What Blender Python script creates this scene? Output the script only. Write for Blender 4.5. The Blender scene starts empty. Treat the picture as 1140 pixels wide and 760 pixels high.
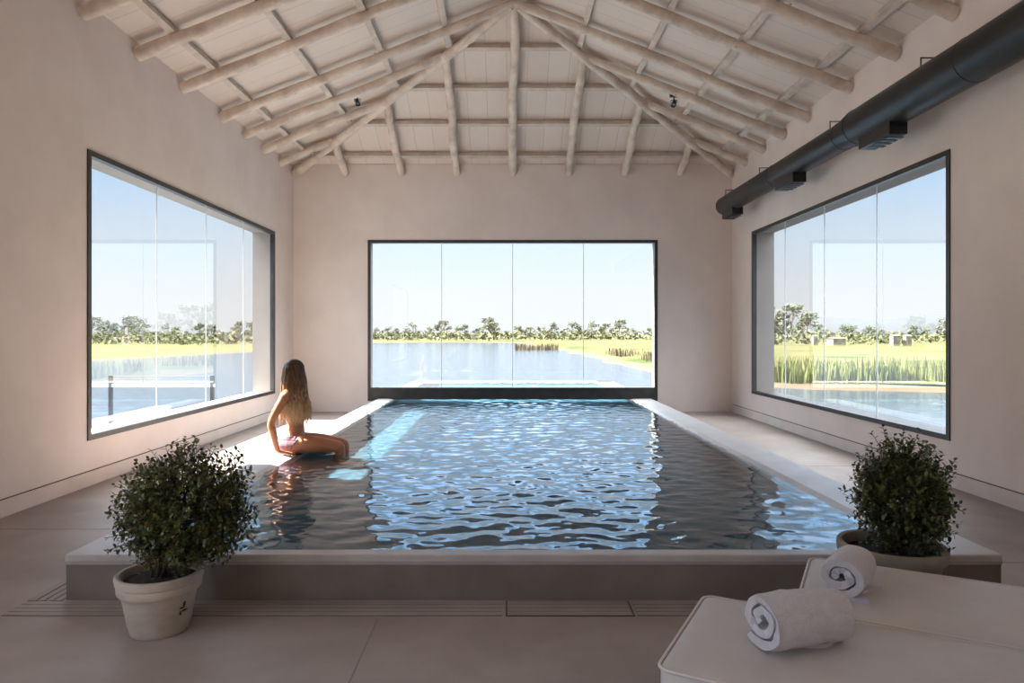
import bpy, bmesh, math, random
import numpy as np
from mathutils import Vector, Matrix, noise as mnoise

PI = math.pi
scene = bpy.context.scene
COL = scene.collection

# ------------------------------------------------------------------ dimensions
XL, XR = -3.78, 4.0            # inner faces of side walls
YB, YF = 12.1, -2.6            # inner faces of back / rear walls
WT = 0.34                      # wall thickness
WZ0, WZ1 = 0.41, 3.04          # window sill / head
WY0, WY1 = 6.15, 11.12         # side windows along y
WX0, WX1 = -2.46, 2.675        # back window along x
XC = 0.11                      # ridge
ZB = 4.36                      # roof boards at the wall
PITCH = 0.39
RISE = PITCH * (XC - XL)
APEX_D = 3.08
BPITCH = RISE / APEX_D
YAP = YB - APEX_D
PX0, PX1 = -2.27, 2.55         # pool coping outer
IX0, IX1 = -1.95, 2.12         # pool inner
PY0, PY1 = 3.52, 16.6
IY0, IY1 = 3.66, 16.25
CZ = 0.235
WATER = 0.222
PFLOOR = -0.24

# ------------------------------------------------------------------ materials
def new_mat(name):
    m = bpy.data.materials.new(name); m.use_nodes = True
    nt = m.node_tree; nt.nodes.clear()
    out = nt.nodes.new('ShaderNodeOutputMaterial')
    return m, nt, out

def N(nt, typ, **kw):
    n = nt.nodes.new(typ)
    for k, v in kw.items():
        if k in n.inputs: n.inputs[k].default_value = v
        else: setattr(n, k, v)
    return n

def rgba(c): return (c[0], c[1], c[2], 1.0)

def pmat(name, c1, c2=None, scale=6.0, detail=6.0, rough=0.6, bump=0.0, bscale=None, bdist=0.01,
         metallic=0.0, spec=0.5, stretch=(1, 1, 1), contrast=(0.35, 0.65), sheen=0.0, rough2=None):
    m, nt, out = new_mat(name)
    b = N(nt, 'ShaderNodeBsdfPrincipled')
    b.inputs['Roughness'].default_value = rough
    b.inputs['Metallic'].default_value = metallic
    b.inputs['Specular IOR Level'].default_value = spec
    if sheen: b.inputs['Sheen Weight'].default_value = sheen
    tc = N(nt, 'ShaderNodeTexCoord')
    mp = N(nt, 'ShaderNodeMapping'); mp.inputs['Scale'].default_value = stretch
    nt.links.new(tc.outputs['Object'], mp.inputs['Vector'])
    if c2 is not None:
        no = N(nt, 'ShaderNodeTexNoise'); no.inputs['Scale'].default_value = scale; no.inputs['Detail'].default_value = detail
        no.inputs['Roughness'].default_value = 0.6
        nt.links.new(mp.outputs['Vector'], no.inputs['Vector'])
        cr = N(nt, 'ShaderNodeValToRGB')
        cr.color_ramp.elements[0].position = contrast[0]; cr.color_ramp.elements[1].position = contrast[1]
        cr.color_ramp.elements[0].color = rgba(c1); cr.color_ramp.elements[1].color = rgba(c2)
        nt.links.new(no.outputs['Fac'], cr.inputs['Fac'])
        nt.links.new(cr.outputs['Color'], b.inputs['Base Color'])
        if rough2 is not None:
            mr = N(nt, 'ShaderNodeMapRange'); mr.inputs['To Min'].default_value = rough; mr.inputs['To Max'].default_value = rough2
            nt.links.new(no.outputs['Fac'], mr.inputs['Value']); nt.links.new(mr.outputs['Result'], b.inputs['Roughness'])
    else:
        b.inputs['Base Color'].default_value = rgba(c1)
    if bump:
        n2 = N(nt, 'ShaderNodeTexNoise'); n2.inputs['Scale'].default_value = bscale or scale * 4; n2.inputs['Detail'].default_value = 5
        nt.links.new(mp.outputs['Vector'], n2.inputs['Vector'])
        bp = N(nt, 'ShaderNodeBump'); bp.inputs['Strength'].default_value = bump; bp.inputs['Distance'].default_value = bdist
        nt.links.new(n2.outputs['Fac'], bp.inputs['Height']); nt.links.new(bp.outputs['Normal'], b.inputs['Normal'])
    nt.links.new(b.outputs['BSDF'], out.inputs['Surface'])
    return m

def plank_mat(name, axis, width, c1, c2):
    """painted boards; thin dark joints every `width` along object axis"""
    m, nt, out = new_mat(name)
    b = N(nt, 'ShaderNodeBsdfPrincipled'); b.inputs['Roughness'].default_value = 0.7
    tc = N(nt, 'ShaderNodeTexCoord'); sp = N(nt, 'ShaderNodeSeparateXYZ')
    nt.links.new(tc.outputs['Object'], sp.inputs['Vector'])
    dv = N(nt, 'ShaderNodeMath', operation='DIVIDE'); dv.inputs[1].default_value = width
    nt.links.new(sp.outputs[axis], dv.inputs[0])
    fr = N(nt, 'ShaderNodeMath', operation='FRACT'); nt.links.new(dv.outputs[0], fr.inputs[0])
    fl = N(nt, 'ShaderNodeMath', operation='FLOOR'); nt.links.new(dv.outputs[0], fl.inputs[0])
    lt = N(nt, 'ShaderNodeMath', operation='LESS_THAN'); lt.inputs[1].default_value = 0.013
    nt.links.new(fr.outputs[0], lt.inputs[0])
    wn = N(nt, 'ShaderNodeTexWhiteNoise', noise_dimensions='1D'); nt.links.new(fl.outputs[0], wn.inputs['W'])
    no = N(nt, 'ShaderNodeTexNoise'); no.inputs['Scale'].default_value = 5; no.inputs['Detail'].default_value = 8
    mp = N(nt, 'ShaderNodeMapping')
    mp.inputs['Scale'].default_value = (1, 7, 1) if axis == 'Y' else (7, 1, 1)
    nt.links.new(tc.outputs['Object'], mp.inputs['Vector']); nt.links.new(mp.outputs['Vector'], no.inputs['Vector'])
    ad = N(nt, 'ShaderNodeMath', operation='MULTIPLY_ADD'); ad.inputs[1].default_value = 0.45; 
    nt.links.new(wn.outputs['Value'], ad.inputs[0])
    ml = N(nt, 'ShaderNodeMath', operation='MULTIPLY'); ml.inputs[1].default_value = 0.6
    nt.links.new(no.outputs['Fac'], ml.inputs[0]); nt.links.new(ml.outputs[0], ad.inputs[2])
    mx = N(nt, 'ShaderNodeMix', data_type='RGBA')
    nt.links.new(ad.outputs[0], mx.inputs['Factor'])
    mx.inputs['A'].default_value = rgba(c1); mx.inputs['B'].default_value = rgba(c2)
    m2 = N(nt, 'ShaderNodeMix', data_type='RGBA'); nt.links.new(lt.outputs[0], m2.inputs['Factor'])
    nt.links.new(mx.outputs['Result'], m2.inputs['A']); m2.inputs['B'].default_value = (0.30, 0.24, 0.20, 1)
    nt.links.new(m2.outputs['Result'], b.inputs['Base Color'])
    nt.links.new(b.outputs['BSDF'], out.inputs['Surface'])
    return m

def glass_pane_mat(name, r0=0.16):
    m, nt, out = new_mat(name)
    tr = N(nt, 'ShaderNodeBsdfTransparent'); tr.inputs['Color'].default_value = (0.955, 0.975, 0.97, 1)
    gl = N(nt, 'ShaderNodeBsdfGlossy'); gl.inputs['Roughness'].default_value = 0.0
    ge = N(nt, 'ShaderNodeNewGeometry')
    dt = N(nt, 'ShaderNodeVectorMath', operation='DOT_PRODUCT')
    nt.links.new(ge.outputs['Incoming'], dt.inputs[0]); nt.links.new(ge.outputs['True Normal'], dt.inputs[1])
    ab = N(nt, 'ShaderNodeMath', operation='ABSOLUTE'); nt.links.new(dt.outputs['Value'], ab.inputs[0])
    om = N(nt, 'ShaderNodeMath', operation='SUBTRACT', use_clamp=True); om.inputs[0].default_value = 1.0; nt.links.new(ab.outputs[0], om.inputs[1])
    pw = N(nt, 'ShaderNodeMath', operation='POWER'); pw.inputs[1].default_value = 5.0; nt.links.new(om.outputs[0], pw.inputs[0])
    ml = N(nt, 'ShaderNodeMath', operation='MULTIPLY_ADD', use_clamp=True); ml.inputs[1].default_value = 1 - r0; ml.inputs[2].default_value = r0
    nt.links.new(pw.outputs[0], ml.inputs[0])
    mx = N(nt, 'ShaderNodeMixShader'); nt.links.new(ml.outputs[0], mx.inputs[0])
    nt.links.new(tr.outputs[0], mx.inputs[1]); nt.links.new(gl.outputs[0], mx.inputs[2])
    nt.links.new(mx.outputs[0], out.inputs['Surface'])
    return m

def water_mat(name):
    m, nt, out = new_mat(name)
    b = N(nt, 'ShaderNodeBsdfPrincipled')
    b.inputs['Base Color'].default_value = (0.58, 0.83, 0.95, 1)
    b.inputs['Roughness'].default_value = 0.0
    b.inputs['IOR'].default_value = 1.36
    b.inputs['Transmission Weight'].default_value = 1.0
    nt.links.new(b.outputs['BSDF'], out.inputs['Surface'])
    return m

def lake_mat(name):
    m, nt, out = new_mat(name)
    b = N(nt, 'ShaderNodeBsdfPrincipled'); b.inputs['Roughness'].default_value = 0.12; b.inputs['IOR'].default_value = 1.33; b.inputs['Specular IOR Level'].default_value = 0.24
    tc = N(nt, 'ShaderNodeTexCoord'); mp = N(nt, 'ShaderNodeMapping'); mp.inputs['Scale'].default_value = (0.5, 1.2, 1)
    nt.links.new(tc.outputs['Object'], mp.inputs['Vector'])
    no = N(nt, 'ShaderNodeTexNoise'); no.inputs['Scale'].default_value = 3.2; no.inputs['Detail'].default_value = 6
    nt.links.new(mp.outputs['Vector'], no.inputs['Vector'])
    cr = N(nt, 'ShaderNodeValToRGB'); cr.color_ramp.elements[0].position = 0.3; cr.color_ramp.elements[1].position = 0.7
    cr.color_ramp.elements[0].color = (0.02, 0.030, 0.045, 1); cr.color_ramp.elements[1].color = (0.045, 0.060, 0.080, 1)
    nt.links.new(no.outputs['Fac'], cr.inputs['Fac']); nt.links.new(cr.outputs['Color'], b.inputs['Base Color'])
    bp = N(nt, 'ShaderNodeBump'); bp.inputs['Strength'].default_value = 0.35; bp.inputs['Distance'].default_value = 0.05
    nt.links.new(no.outputs['Fac'], bp.inputs['Height']); nt.links.new(bp.outputs['Normal'], b.inputs['Normal'])
    nt.links.new(b.outputs['BSDF'], out.inputs['Surface'])
    return m

def hair_mat(name):
    m, nt, out = new_mat(name)
    b = N(nt, 'ShaderNodeBsdfPrincipled'); b.inputs['Roughness'].default_value = 0.42
    tc = N(nt, 'ShaderNodeTexCoord'); sp = N(nt, 'ShaderNodeSeparateXYZ'); nt.links.new(tc.outputs['Object'], sp.inputs['Vector'])
    mr = N(nt, 'ShaderNodeMapRange'); mr.inputs['From Min'].default_value = 0.92; mr.inputs['From Max'].default_value = 0.36
    nt.links.new(sp.outputs['Z'], mr.inputs['Value'])
    mp = N(nt, 'ShaderNodeMapping'); mp.inputs['Scale'].default_value = (60, 60, 3); nt.links.new(tc.outputs['Object'], mp.inputs['Vector'])
    no = N(nt, 'ShaderNodeTexNoise'); no.inputs['Scale'].default_value = 1.0; no.inputs['Detail'].default_value = 3
    nt.links.new(mp.outputs['Vector'], no.inputs['Vector'])
    ad = N(nt, 'ShaderNodeMath', operation='MULTIPLY_ADD'); ad.inputs[1].default_value = 1.3; ad.inputs[2].default_value = -0.6
    nt.links.new(no.outputs['Fac'], ad.inputs[0])
    s = N(nt, 'ShaderNodeMath', operation='ADD', use_clamp=True); nt.links.new(ad.outputs[0], s.inputs[0]); nt.links.new(mr.outputs['Result'], s.inputs[1])
    cr = N(nt, 'ShaderNodeValToRGB'); e = cr.color_ramp.elements
    e[0].position = 0.1; e[0].color = (0.035, 0.018, 0.011, 1); e[1].position = 0.95; e[1].color = (0.62, 0.40, 0.21, 1)
    k = e.new(0.55); k.color = (0.19, 0.095, 0.045, 1)
    nt.links.new(s.outputs[0], cr.inputs['Fac']); nt.links.new(cr.outputs['Color'], b.inputs['Base Color'])
    nt.links.new(b.outputs['BSDF'], out.inputs['Surface'])
    return m

M = {}
M['plaster'] = pmat('plaster', (0.75, 0.66, 0.608), (0.81, 0.72, 0.67), scale=1.6, rough=0.9, bump=0.12, bscale=22, bdist=0.006, spec=0.15)
M['plaster_base'] = pmat('plaster_base', (0.69, 0.605, 0.55), (0.75, 0.67, 0.615), scale=2.5, rough=0.85, spec=0.2)
M['gap'] = pmat('shadow_gap', (0.10, 0.085, 0.075), rough=0.9)  # dark colour stands in for recess shade above the baseboards; also drains, doorways
M['concrete_floor'] = pmat('concrete_floor', (0.255, 0.22, 0.203), (0.375, 0.332, 0.312), scale=1.4, detail=9, rough=0.62, bump=0.08, bscale=30, bdist=0.004, contrast=(0.3, 0.72), rough2=0.45)
M['concrete_pool'] = pmat('concrete_pool', (0.145, 0.128, 0.118), (0.225, 0.20, 0.187), scale=2.2, detail=9, rough=0.55, bump=0.1, bscale=26, bdist=0.004, contrast=(0.3, 0.7))
M['coping'] = pmat('coping_concrete', (0.42, 0.415, 0.425), (0.51, 0.505, 0.515), scale=3.0, detail=8, rough=0.45, bump=0.06, bscale=40, bdist=0.003)
M['outer_coping'] = pmat('outer_coping', (0.2060, 0.2020, 0.1940), (0.2376, 0.2336, 0.2258), scale=3, rough=0.7)
M['pool_tile'] = pmat('pool_lining', (0.048, 0.102, 0.138), (0.068, 0.132, 0.162), scale=5, rough=0.5)
M['log'] = pmat('limewashed_log', (0.46, 0.36, 0.29), (0.76, 0.65, 0.56), scale=4.0, detail=9, rough=0.75, bump=0.35, bscale=14, bdist=0.012, stretch=(1.0, 1.0, 1.0), contrast=(0.25, 0.6))
M['batten'] = pmat('limewashed_batten', (0.54, 0.45, 0.38), (0.68, 0.59, 0.52), scale=6, rough=0.75)
M['board_side'] = plank_mat('boards_side', 'Y', 0.31, (0.70, 0.595, 0.525), (0.79, 0.685, 0.61))
M['board_back'] = plank_mat('boards_back', 'X', 0.31, (0.70, 0.595, 0.525), (0.79, 0.685, 0.61))
M['frame'] = pmat('dark_window_frame', (0.030, 0.027, 0.026), (0.05, 0.045, 0.042), scale=8, rough=0.4, spec=0.5)
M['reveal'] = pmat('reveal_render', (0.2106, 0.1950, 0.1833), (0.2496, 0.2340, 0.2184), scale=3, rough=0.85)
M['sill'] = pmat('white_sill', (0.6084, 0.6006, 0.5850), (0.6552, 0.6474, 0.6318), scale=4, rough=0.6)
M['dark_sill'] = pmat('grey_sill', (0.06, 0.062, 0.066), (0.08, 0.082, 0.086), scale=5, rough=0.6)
M['pane'] = glass_pane_mat('window_glass', 0.07)
M['pane_side'] = glass_pane_mat('coated_window_glass', 0.26)
M['seal'] = pmat('clear_seal', (0.75, 0.78, 0.80), rough=0.4)
M['water'] = water_mat('pool_water')
M['lake'] = lake_mat('lake_water')
M['duct'] = pmat('black_duct', (0.010, 0.0105, 0.011), (0.020, 0.021, 0.021), scale=5, rough=0.36, spec=0.3)
M['black'] = pmat('black_plastic', (0.012, 0.012, 0.012), rough=0.35)
M['chrome'] = pmat('lamp_glass', (0.75, 0.75, 0.72), rough=0.15, metallic=0.8)
M['leather'] = pmat('cream_leather', (0.52, 0.525, 0.54), (0.57, 0.575, 0.59), scale=5, rough=0.48, bump=0.12, bscale=130, bdist=0.002, spec=0.4)
M['piping'] = pmat('cream_piping', (0.60, 0.595, 0.60), rough=0.5)
M['loungerframe'] = pmat('lounger_frame', (0.10, 0.075, 0.055), (0.15, 0.11, 0.085), scale=6, rough=0.5, stretch=(1, 8, 8))
def towel_mat():
    return pmat('white_terry', (0.56, 0.58, 0.67), (0.62, 0.64, 0.73), scale=60, rough=0.95, bump=0.7, bscale=230, bdist=0.006, spec=0.05, sheen=0.3)
M['towel'] = towel_mat()
M['pot'] = pmat('cream_pot', (0.3700, 0.3256, 0.2849), (0.4736, 0.4292, 0.3848), scale=6, detail=9, rough=0.8, bump=0.2, bscale=40, bdist=0.004, contrast=(0.3, 0.6), stretch=(1, 1, 2.5))
M['bowl'] = pmat('stone_bowl', (0.22, 0.20, 0.165), (0.32, 0.295, 0.25), scale=7, detail=9, rough=0.8, bump=0.2, bscale=40, bdist=0.004)
M['scuff'] = pmat('dark_scuff', (0.04, 0.036, 0.034), rough=0.8)
M['soil'] = pmat('soil', (0.022, 0.016, 0.012), (0.05, 0.038, 0.03), scale=30, rough=0.95, bump=0.8, bscale=50, bdist=0.02)
def leaf_mat(name, a, b_):
    m = pmat(name, a, b_, scale=9, detail=3, rough=0.38, contrast=(0.3, 0.7), spec=0.5)
    return m
M['leaf'] = leaf_mat('leaf_olive', (0.0480, 0.0600, 0.0144), (0.1600, 0.1680, 0.0520))
M['leaf2'] = leaf_mat('leaf_green', (0.0280, 0.0480, 0.0128), (0.0880, 0.1200, 0.0360))
M['bark'] = pmat('twig_bark', (0.07, 0.05, 0.035), (0.12, 0.09, 0.065), scale=20, rough=0.85)
M['skin'] = pmat('tan_skin', (0.42, 0.175, 0.09), (0.47, 0.205, 0.11), scale=6, rough=0.48, spec=0.4)
M['skin'].node_tree.nodes['Principled BSDF'].inputs['Subsurface Weight'].default_value = 0.08
M['skin'].node_tree.nodes['Principled BSDF'].inputs['Subsurface Radius'].default_value = (0.02, 0.008, 0.004)
M['hair'] = hair_mat('ombre_hair')
M['bikini'] = pmat('lilac_cloth', (0.30, 0.16, 0.20), (0.38, 0.22, 0.26), scale=40, rough=0.8)
M['bikini_dark'] = pmat('plum_cloth', (0.10, 0.04, 0.07), (0.16, 0.07, 0.10), scale=40, rough=0.8)
M['eye'] = pmat('eye_white', (0.8, 0.78, 0.75), rough=0.2)
M['lip'] = pmat('lip', (0.42, 0.14, 0.11), rough=0.45)
M['grass'] = pmat('meadow', (0.024, 0.036, 0.011), (0.080, 0.070, 0.032), scale=0.16, detail=10, rough=0.95, contrast=(0.36, 0.62), spec=0.05)
M['sand'] = pmat('sand', (0.0581, 0.0462, 0.0317), (0.0739, 0.0607, 0.0435), scale=0.6, rough=0.95, spec=0.05)
M['reed'] = pmat('reed', (0.0458, 0.0660, 0.0161), (0.1148, 0.1206, 0.0373), scale=0.8, detail=4, rough=0.7, spec=0.2)
M['dryreed'] = pmat('dry_reed', (0.0533, 0.0421, 0.0244), (0.0887, 0.0732, 0.0444), scale=0.8, detail=4, rough=0.8, spec=0.1)
M['treefar'] = pmat('hazy_tree', (0.0746, 0.0844, 0.0551), (0.1136, 0.1200, 0.0811), scale=0.35, detail=5, rough=0.9, spec=0.05)  # foliage paled: distance haze is put into the base colour
M['scrub'] = pmat('hazy_scrub', (0.0653, 0.0704, 0.0377), (0.1005, 0.1005, 0.0578), scale=0.2, detail=6, rough=0.95, spec=0.05)  # haze of distance mixed into the scrub colour too
M['hill'] = pmat('hazy_hill', (0.045, 0.051, 0.058), (0.052, 0.058, 0.065), scale=0.02, rough=1.0, spec=0.0)  # flat blue-grey base colour carries the haze over the hills
M['house'] = pmat('pale_house', (0.0982, 0.0900, 0.0786), (0.1113, 0.1015, 0.0916), scale=1, rough=0.9)
M['houseroof'] = pmat('house_roof', (0.11, 0.095, 0.08), (0.13, 0.115, 0.10), scale=1, rough=0.9)
M['post'] = pmat('dark_post', (0.05, 0.05, 0.055), rough=0.5)
M['rail'] = pmat('white_rail', (0.8, 0.8, 0.8), rough=0.5)

# ------------------------------------------------------------------ mesh helpers
class MB:
    def __init__(s): s.v = []; s.f = []; s.mi = []
    def add(s, v, f, mi=0):
        o = len(s.v); s.v.extend([tuple(p) for p in v]); s.f.extend([tuple(i + o for i in q) for q in f]); s.mi.extend([mi] * len(f))
    def box(s, a, b, mi=0, mat=None):
        x0, y0, z0 = a; x1, y1, z1 = b
        v = [(x0, y0, z0), (x1, y0, z0), (x1, y1, z0), (x0, y1, z0), (x0, y0, z1), (x1, y0, z1), (x1, y1, z1), (x0, y1, z1)]
        if mat is not None: v = [mat @ Vector(p) for p in v]
        s.add(v, [(0, 3, 2, 1), (4, 5, 6, 7), (0, 1, 5, 4), (1, 2, 6, 5), (2, 3, 7, 6), (3, 0, 4, 7)], mi)
    def tube(s, pts, rad, n=10, mi=0, cap=True, closed=False):
        pts = [Vector(p) for p in pts]; m = len(pts)
        if not hasattr(rad, '__len__'): rad = [rad] * m
        rings = []; prev = None
        for i, p in enumerate(pts):
            if closed: t = (pts[(i + 1) % m] - pts[i - 1])
            else: t = pts[min(i + 1, m - 1)] - pts[max(i - 1, 0)]
            t.normalize()
            if prev is None:
                a = Vector((0, 0, 1)) if abs(t.z) < 0.9 else Vector((1, 0, 0))
                u = t.cross(a).normalized()
            else:
                u = (prev - t * prev.dot(t)).normalized()
            prev = u; w = t.cross(u)
            r = rad[i]
            ru, rw = (r if hasattr(r, '__len__') else (r, r))
            rings.append([p + u * (ru * math.cos(2 * PI * k / n)) + w * (rw * math.sin(2 * PI * k / n)) for k in range(n)])
        v = [q for R in rings for q in R]; f = []
        rng = range(m) if closed else range(m - 1)
        for i in rng:
            j = (i + 1) % m
            for k in range(n):
                k2 = (k + 1) % n
                f.append((i * n + k, i * n + k2, j * n + k2, j * n + k))
        if cap and not closed:
            f.append(tuple(range(n - 1, -1, -1))); f.append(tuple((m - 1) * n + k for k in range(n)))
        s.add(v, f, mi)
    def lathe(s, prof, n=48, c=(0, 0, 0), mi=0, closed=False, wob=None):
        v = []; f = []; m = len(prof)
        for i, (r, z) in enumerate(prof):
            for k in range(n):
                a = 2 * PI * k / n
                rr = r * (1 + (wob(a, z) if wob else 0))
                v.append((c[0] + rr * math.cos(a), c[1] + rr * math.sin(a), c[2] + z))
        for i in range(m if closed else m - 1):
            j = (i + 1) % m
            for k in range(n):
                k2 = (k + 1) % n
                f.append((i * n + k, i * n + k2, j * n + k2, j * n + k))
        if not closed:
            if prof[0][0] > 1e-5: f.append(tuple(range(n - 1, -1, -1)))
            if prof[-1][0] > 1e-5: f.append(tuple((m - 1) * n + k for k in range(n)))
        s.add(v, f, mi)
    def ball(s, c, r, nu=16, nv=10, mi=0, rot=None):
        if not hasattr(r, '__len__'): r = (r, r, r)
        v = []; f = []
        c = Vector(c)
        for i in range(nv + 1):
            t = PI * i / nv
            for k in range(nu):
                a = 2 * PI * k / nu
                p = Vector((r[0] * math.sin(t) * math.cos(a), r[1] * math.sin(t) * math.sin(a), r[2] * math.cos(t)))
                if rot is not None: p = rot @ p
                v.append(c + p)
        for i in range(nv):
            for k in range(nu):
                k2 = (k + 1) % nu
                f.append((i * nu + k, (i + 1) * nu + k, (i + 1) * nu + k2, i * nu + k2))
        s.add(v, f, mi)
    def prism(s, poly, z0, z1, mi=0):
        n = len(poly)
        v = [(x, y, z0) for x, y in poly] + [(x, y, z1) for x, y in poly]
        f = [tuple(range(n - 1, -1, -1)), tuple(range(n, 2 * n))] + [(i, (i + 1) % n, n + (i + 1) % n, n + i) for i in range(n)]
        s.add(v, f, mi)
    def build(s, name, mats, parent=None, smooth=False, bevel=0.0, auto=None, loc=None, fix=True):
        me = bpy.data.meshes.new(name)
        me.from_pydata(s.v, [], s.f)
        if not isinstance(mats, (list, tuple)): mats = [mats]
        for m in mats: me.materials.append(m)
        if len(mats) > 1: me.polygons.foreach_set('material_index', s.mi)
        if fix:
            bm = bmesh.new(); bm.from_mesh(me); bmesh.ops.remove_doubles(bm, verts=bm.verts, dist=1e-5)
            bmesh.ops.recalc_face_normals(bm, faces=bm.faces); bm.to_mesh(me); bm.free()
        if smooth:
            me.polygons.foreach_set('use_smooth', [True] * len(me.polygons))
            if auto: me.set_sharp_from_angle(angle=auto)
        o = bpy.data.objects.new(name, me); COL.objects.link(o)
        if parent is not None: o.parent = parent
        if loc is not None: o.location = loc
        if bevel:
            b = o.modifiers.new('edge', 'BEVEL'); b.width = bevel; b.segments = 2; b.limit_method = 'ANGLE'; b.angle_limit = 0.6
        return o

def tag(o, label=None, cat=None, group=None, kind=None):
    if label: o['label'] = label
    if cat: o['category'] = cat
    if group: o['group'] = group
    if kind: o['kind'] = kind
    return o

def empty(name, loc=(0, 0, 0), rz=0.0, **kw):
    o = bpy.data.objects.new(name, None); COL.objects.link(o)
    o.location = loc; o.rotation_euler = (0, 0, rz); o.empty_display_size = 0.1
    return tag(o, **kw)

def struct(o, label=None, cat=None): return tag(o, label, cat, kind='structure')

# ------------------------------------------------------------------ room shell
def wall_with_hole(name, axis, inner, outer, a0, a1, z0, z1, holes, mat, label):
    """axis 'x': wall plane x=const spanning y; axis 'y': plane y=const spanning x"""
    mb = MB()
    cuts = sorted({a0, a1, *[h[0] for h in holes], *[h[1] for h in holes]})
    lo, hi = min(inner, outer), max(inner, outer)
    def bx(p, q, r, s_):
        if axis == 'x': mb.box((lo, p, r), (hi, q, s_))
        else: mb.box((p, lo, r), (q, hi, s_))
    for p, q in zip(cuts[:-1], cuts[1:]):
        h = [h for h in holes if h[0] <= p + 1e-6 and h[1] >= q - 1e-6]
        if not h: bx(p, q, z0, z1)
        else:
            if h[0][2] > z0: bx(p, q, z0, h[0][2])
            bx(p, q, h[0][3], z1)
    return struct(mb.build(name, mat), label, 'wall')

wall_with_hole('wall_left', 'x', XL, XL - WT, YF - WT, YB + WT, -0.7, ZB + 0.02, [(WY0, WY1, WZ0, WZ1), (-2.0, 1.8, WZ0, WZ1)], M['plaster'], 'beige plastered wall on the left with a large window')  # second opening is for the added window out of view
wall_with_hole('wall_right', 'x', XR, XR + WT, YF - WT, YB + WT, -0.7, ZB + 0.02, [(WY0, WY1, WZ0, WZ1)], M['plaster'], 'beige plastered wall on the right below the black duct')
wall_with_hole('wall_back', 'y', YB, YB + WT, XL - WT, XR + WT, -0.7, ZB + 0.02, [(WX0, PX0 - 0.01, 0.19, WZ1), (PX0 - 0.01, PX1 + 0.01, -0.7, WZ1), (PX1 + 0.01, WX1, 0.19, WZ1)], M['plaster'], 'beige plastered end wall behind the pool')
mb = MB()
rw = MB(); rw.box((XL - WT, YF - WT, -0.7), (XR + WT, YF, ZB + 0.02))
zr = ZB + RISE
rw.add([(XL, YF, ZB), (XR, YF, ZB), (XC, YF, zr), (XL, YF - WT, ZB), (XR, YF - WT, ZB), (XC, YF - WT, zr)],
       [(0, 1, 2), (3, 5, 4), (0, 2, 5, 3), (1, 4, 5, 2), (0, 3, 4, 1)])
struct(rw.build('wall_front', M['plaster']), 'plastered wall behind the viewer', 'wall')

# floor with the pool pit left open
fl = MB()
for a, b in (((XL - WT, YF - WT), (XR + WT, PY0)), ((XL - WT, PY0), (PX0 + 0.02, YB + WT)), ((PX1 - 0.02, PY0), (XR + WT, YB + WT))):
    fl.box((a[0], a[1], -0.25), (b[0], b[1], 0.0))
struct(fl.build('floor', M['concrete_floor']), 'brown-grey polished concrete floor', 'floor')
# floor joints: fine inlaid strips
jt = MB()
for x in (-0.62, 0.92, ):
    jt.box((x - 0.003, YF, -0.004), (x + 0.003, 3.28, 0.0012))
jt.box((XL, 1.55, -0.004), (XR, 1.556, 0.0012))
for x0, x1, y in ((XL, PX0 - 0.22, 7.1), (PX1 + 0.22, XR, 7.1), (PX1 + 0.22, XR, 4.1), (XL, PX0 - 0.22, 4.8)):
    jt.box((x0, y - 0.003, -0.004), (x1, y + 0.003, 0.0012))
struct(jt.build('trim_1', pmat('joint', (0.24, 0.205, 0.185), rough=0.8)), 'thin joints in the concrete floor', 'floor joint')

# baseboards with a thin dark strip above, coloured as the shade of a recess
for side, x, s in (('left', XL, 1), ('right', XR, -1)):
    b = MB(); b.box((min(x, x + s * 0.010), YF, 0), (max(x, x + s * 0.010), YB, 0.128))
    o = struct(b.build('baseboard_' + side, M['plaster_base']), 'low plastered baseboard along the %s wall' % side, 'baseboard')
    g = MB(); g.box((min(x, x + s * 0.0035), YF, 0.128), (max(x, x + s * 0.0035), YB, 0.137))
    g.build('groove_shade_strip', M['gap'], o)

# roof boards
def zl(x): return ZB + PITCH * (x - XL)
def zrt(x): return ZB + PITCH * ((2 * XC - XL) - x)
XR_E = 2 * XC - XL
ext = WT
ce = MB()
L0 = (XL - ext, YF - WT, ZB - PITCH * ext); L1 = (XL - ext, YB + ext, ZB - PITCH * ext)
R0 = (XR + ext, YF - WT, ZB - PITCH * ext); R1 = (XR + ext, YB + ext, ZB - PITCH * ext)
A0 = (XC, YF - WT, ZB + RISE); A1 = (XC, YAP, ZB + RISE)
up = 0.04
def shift(p): return (p[0], p[1], p[2] + up)
V = [L0, L1, R0, R1, A0, A1]
ce.add(V + [shift(p) for p in V], [(0, 4, 5, 1), (6, 7, 11, 10)], 0)
ce.add(V + [shift(p) for p in V], [(2, 3, 5, 4), (8, 10, 11, 9)], 0)
ce.add(V + [shift(p) for p in V], [(1, 5, 3), (7, 9, 11)], 1)
struct(ce.build('ceiling', [M['board_side'], M['board_back']], fix=False), 'limewashed plank ceiling on the hipped roof', 'ceiling')

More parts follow.
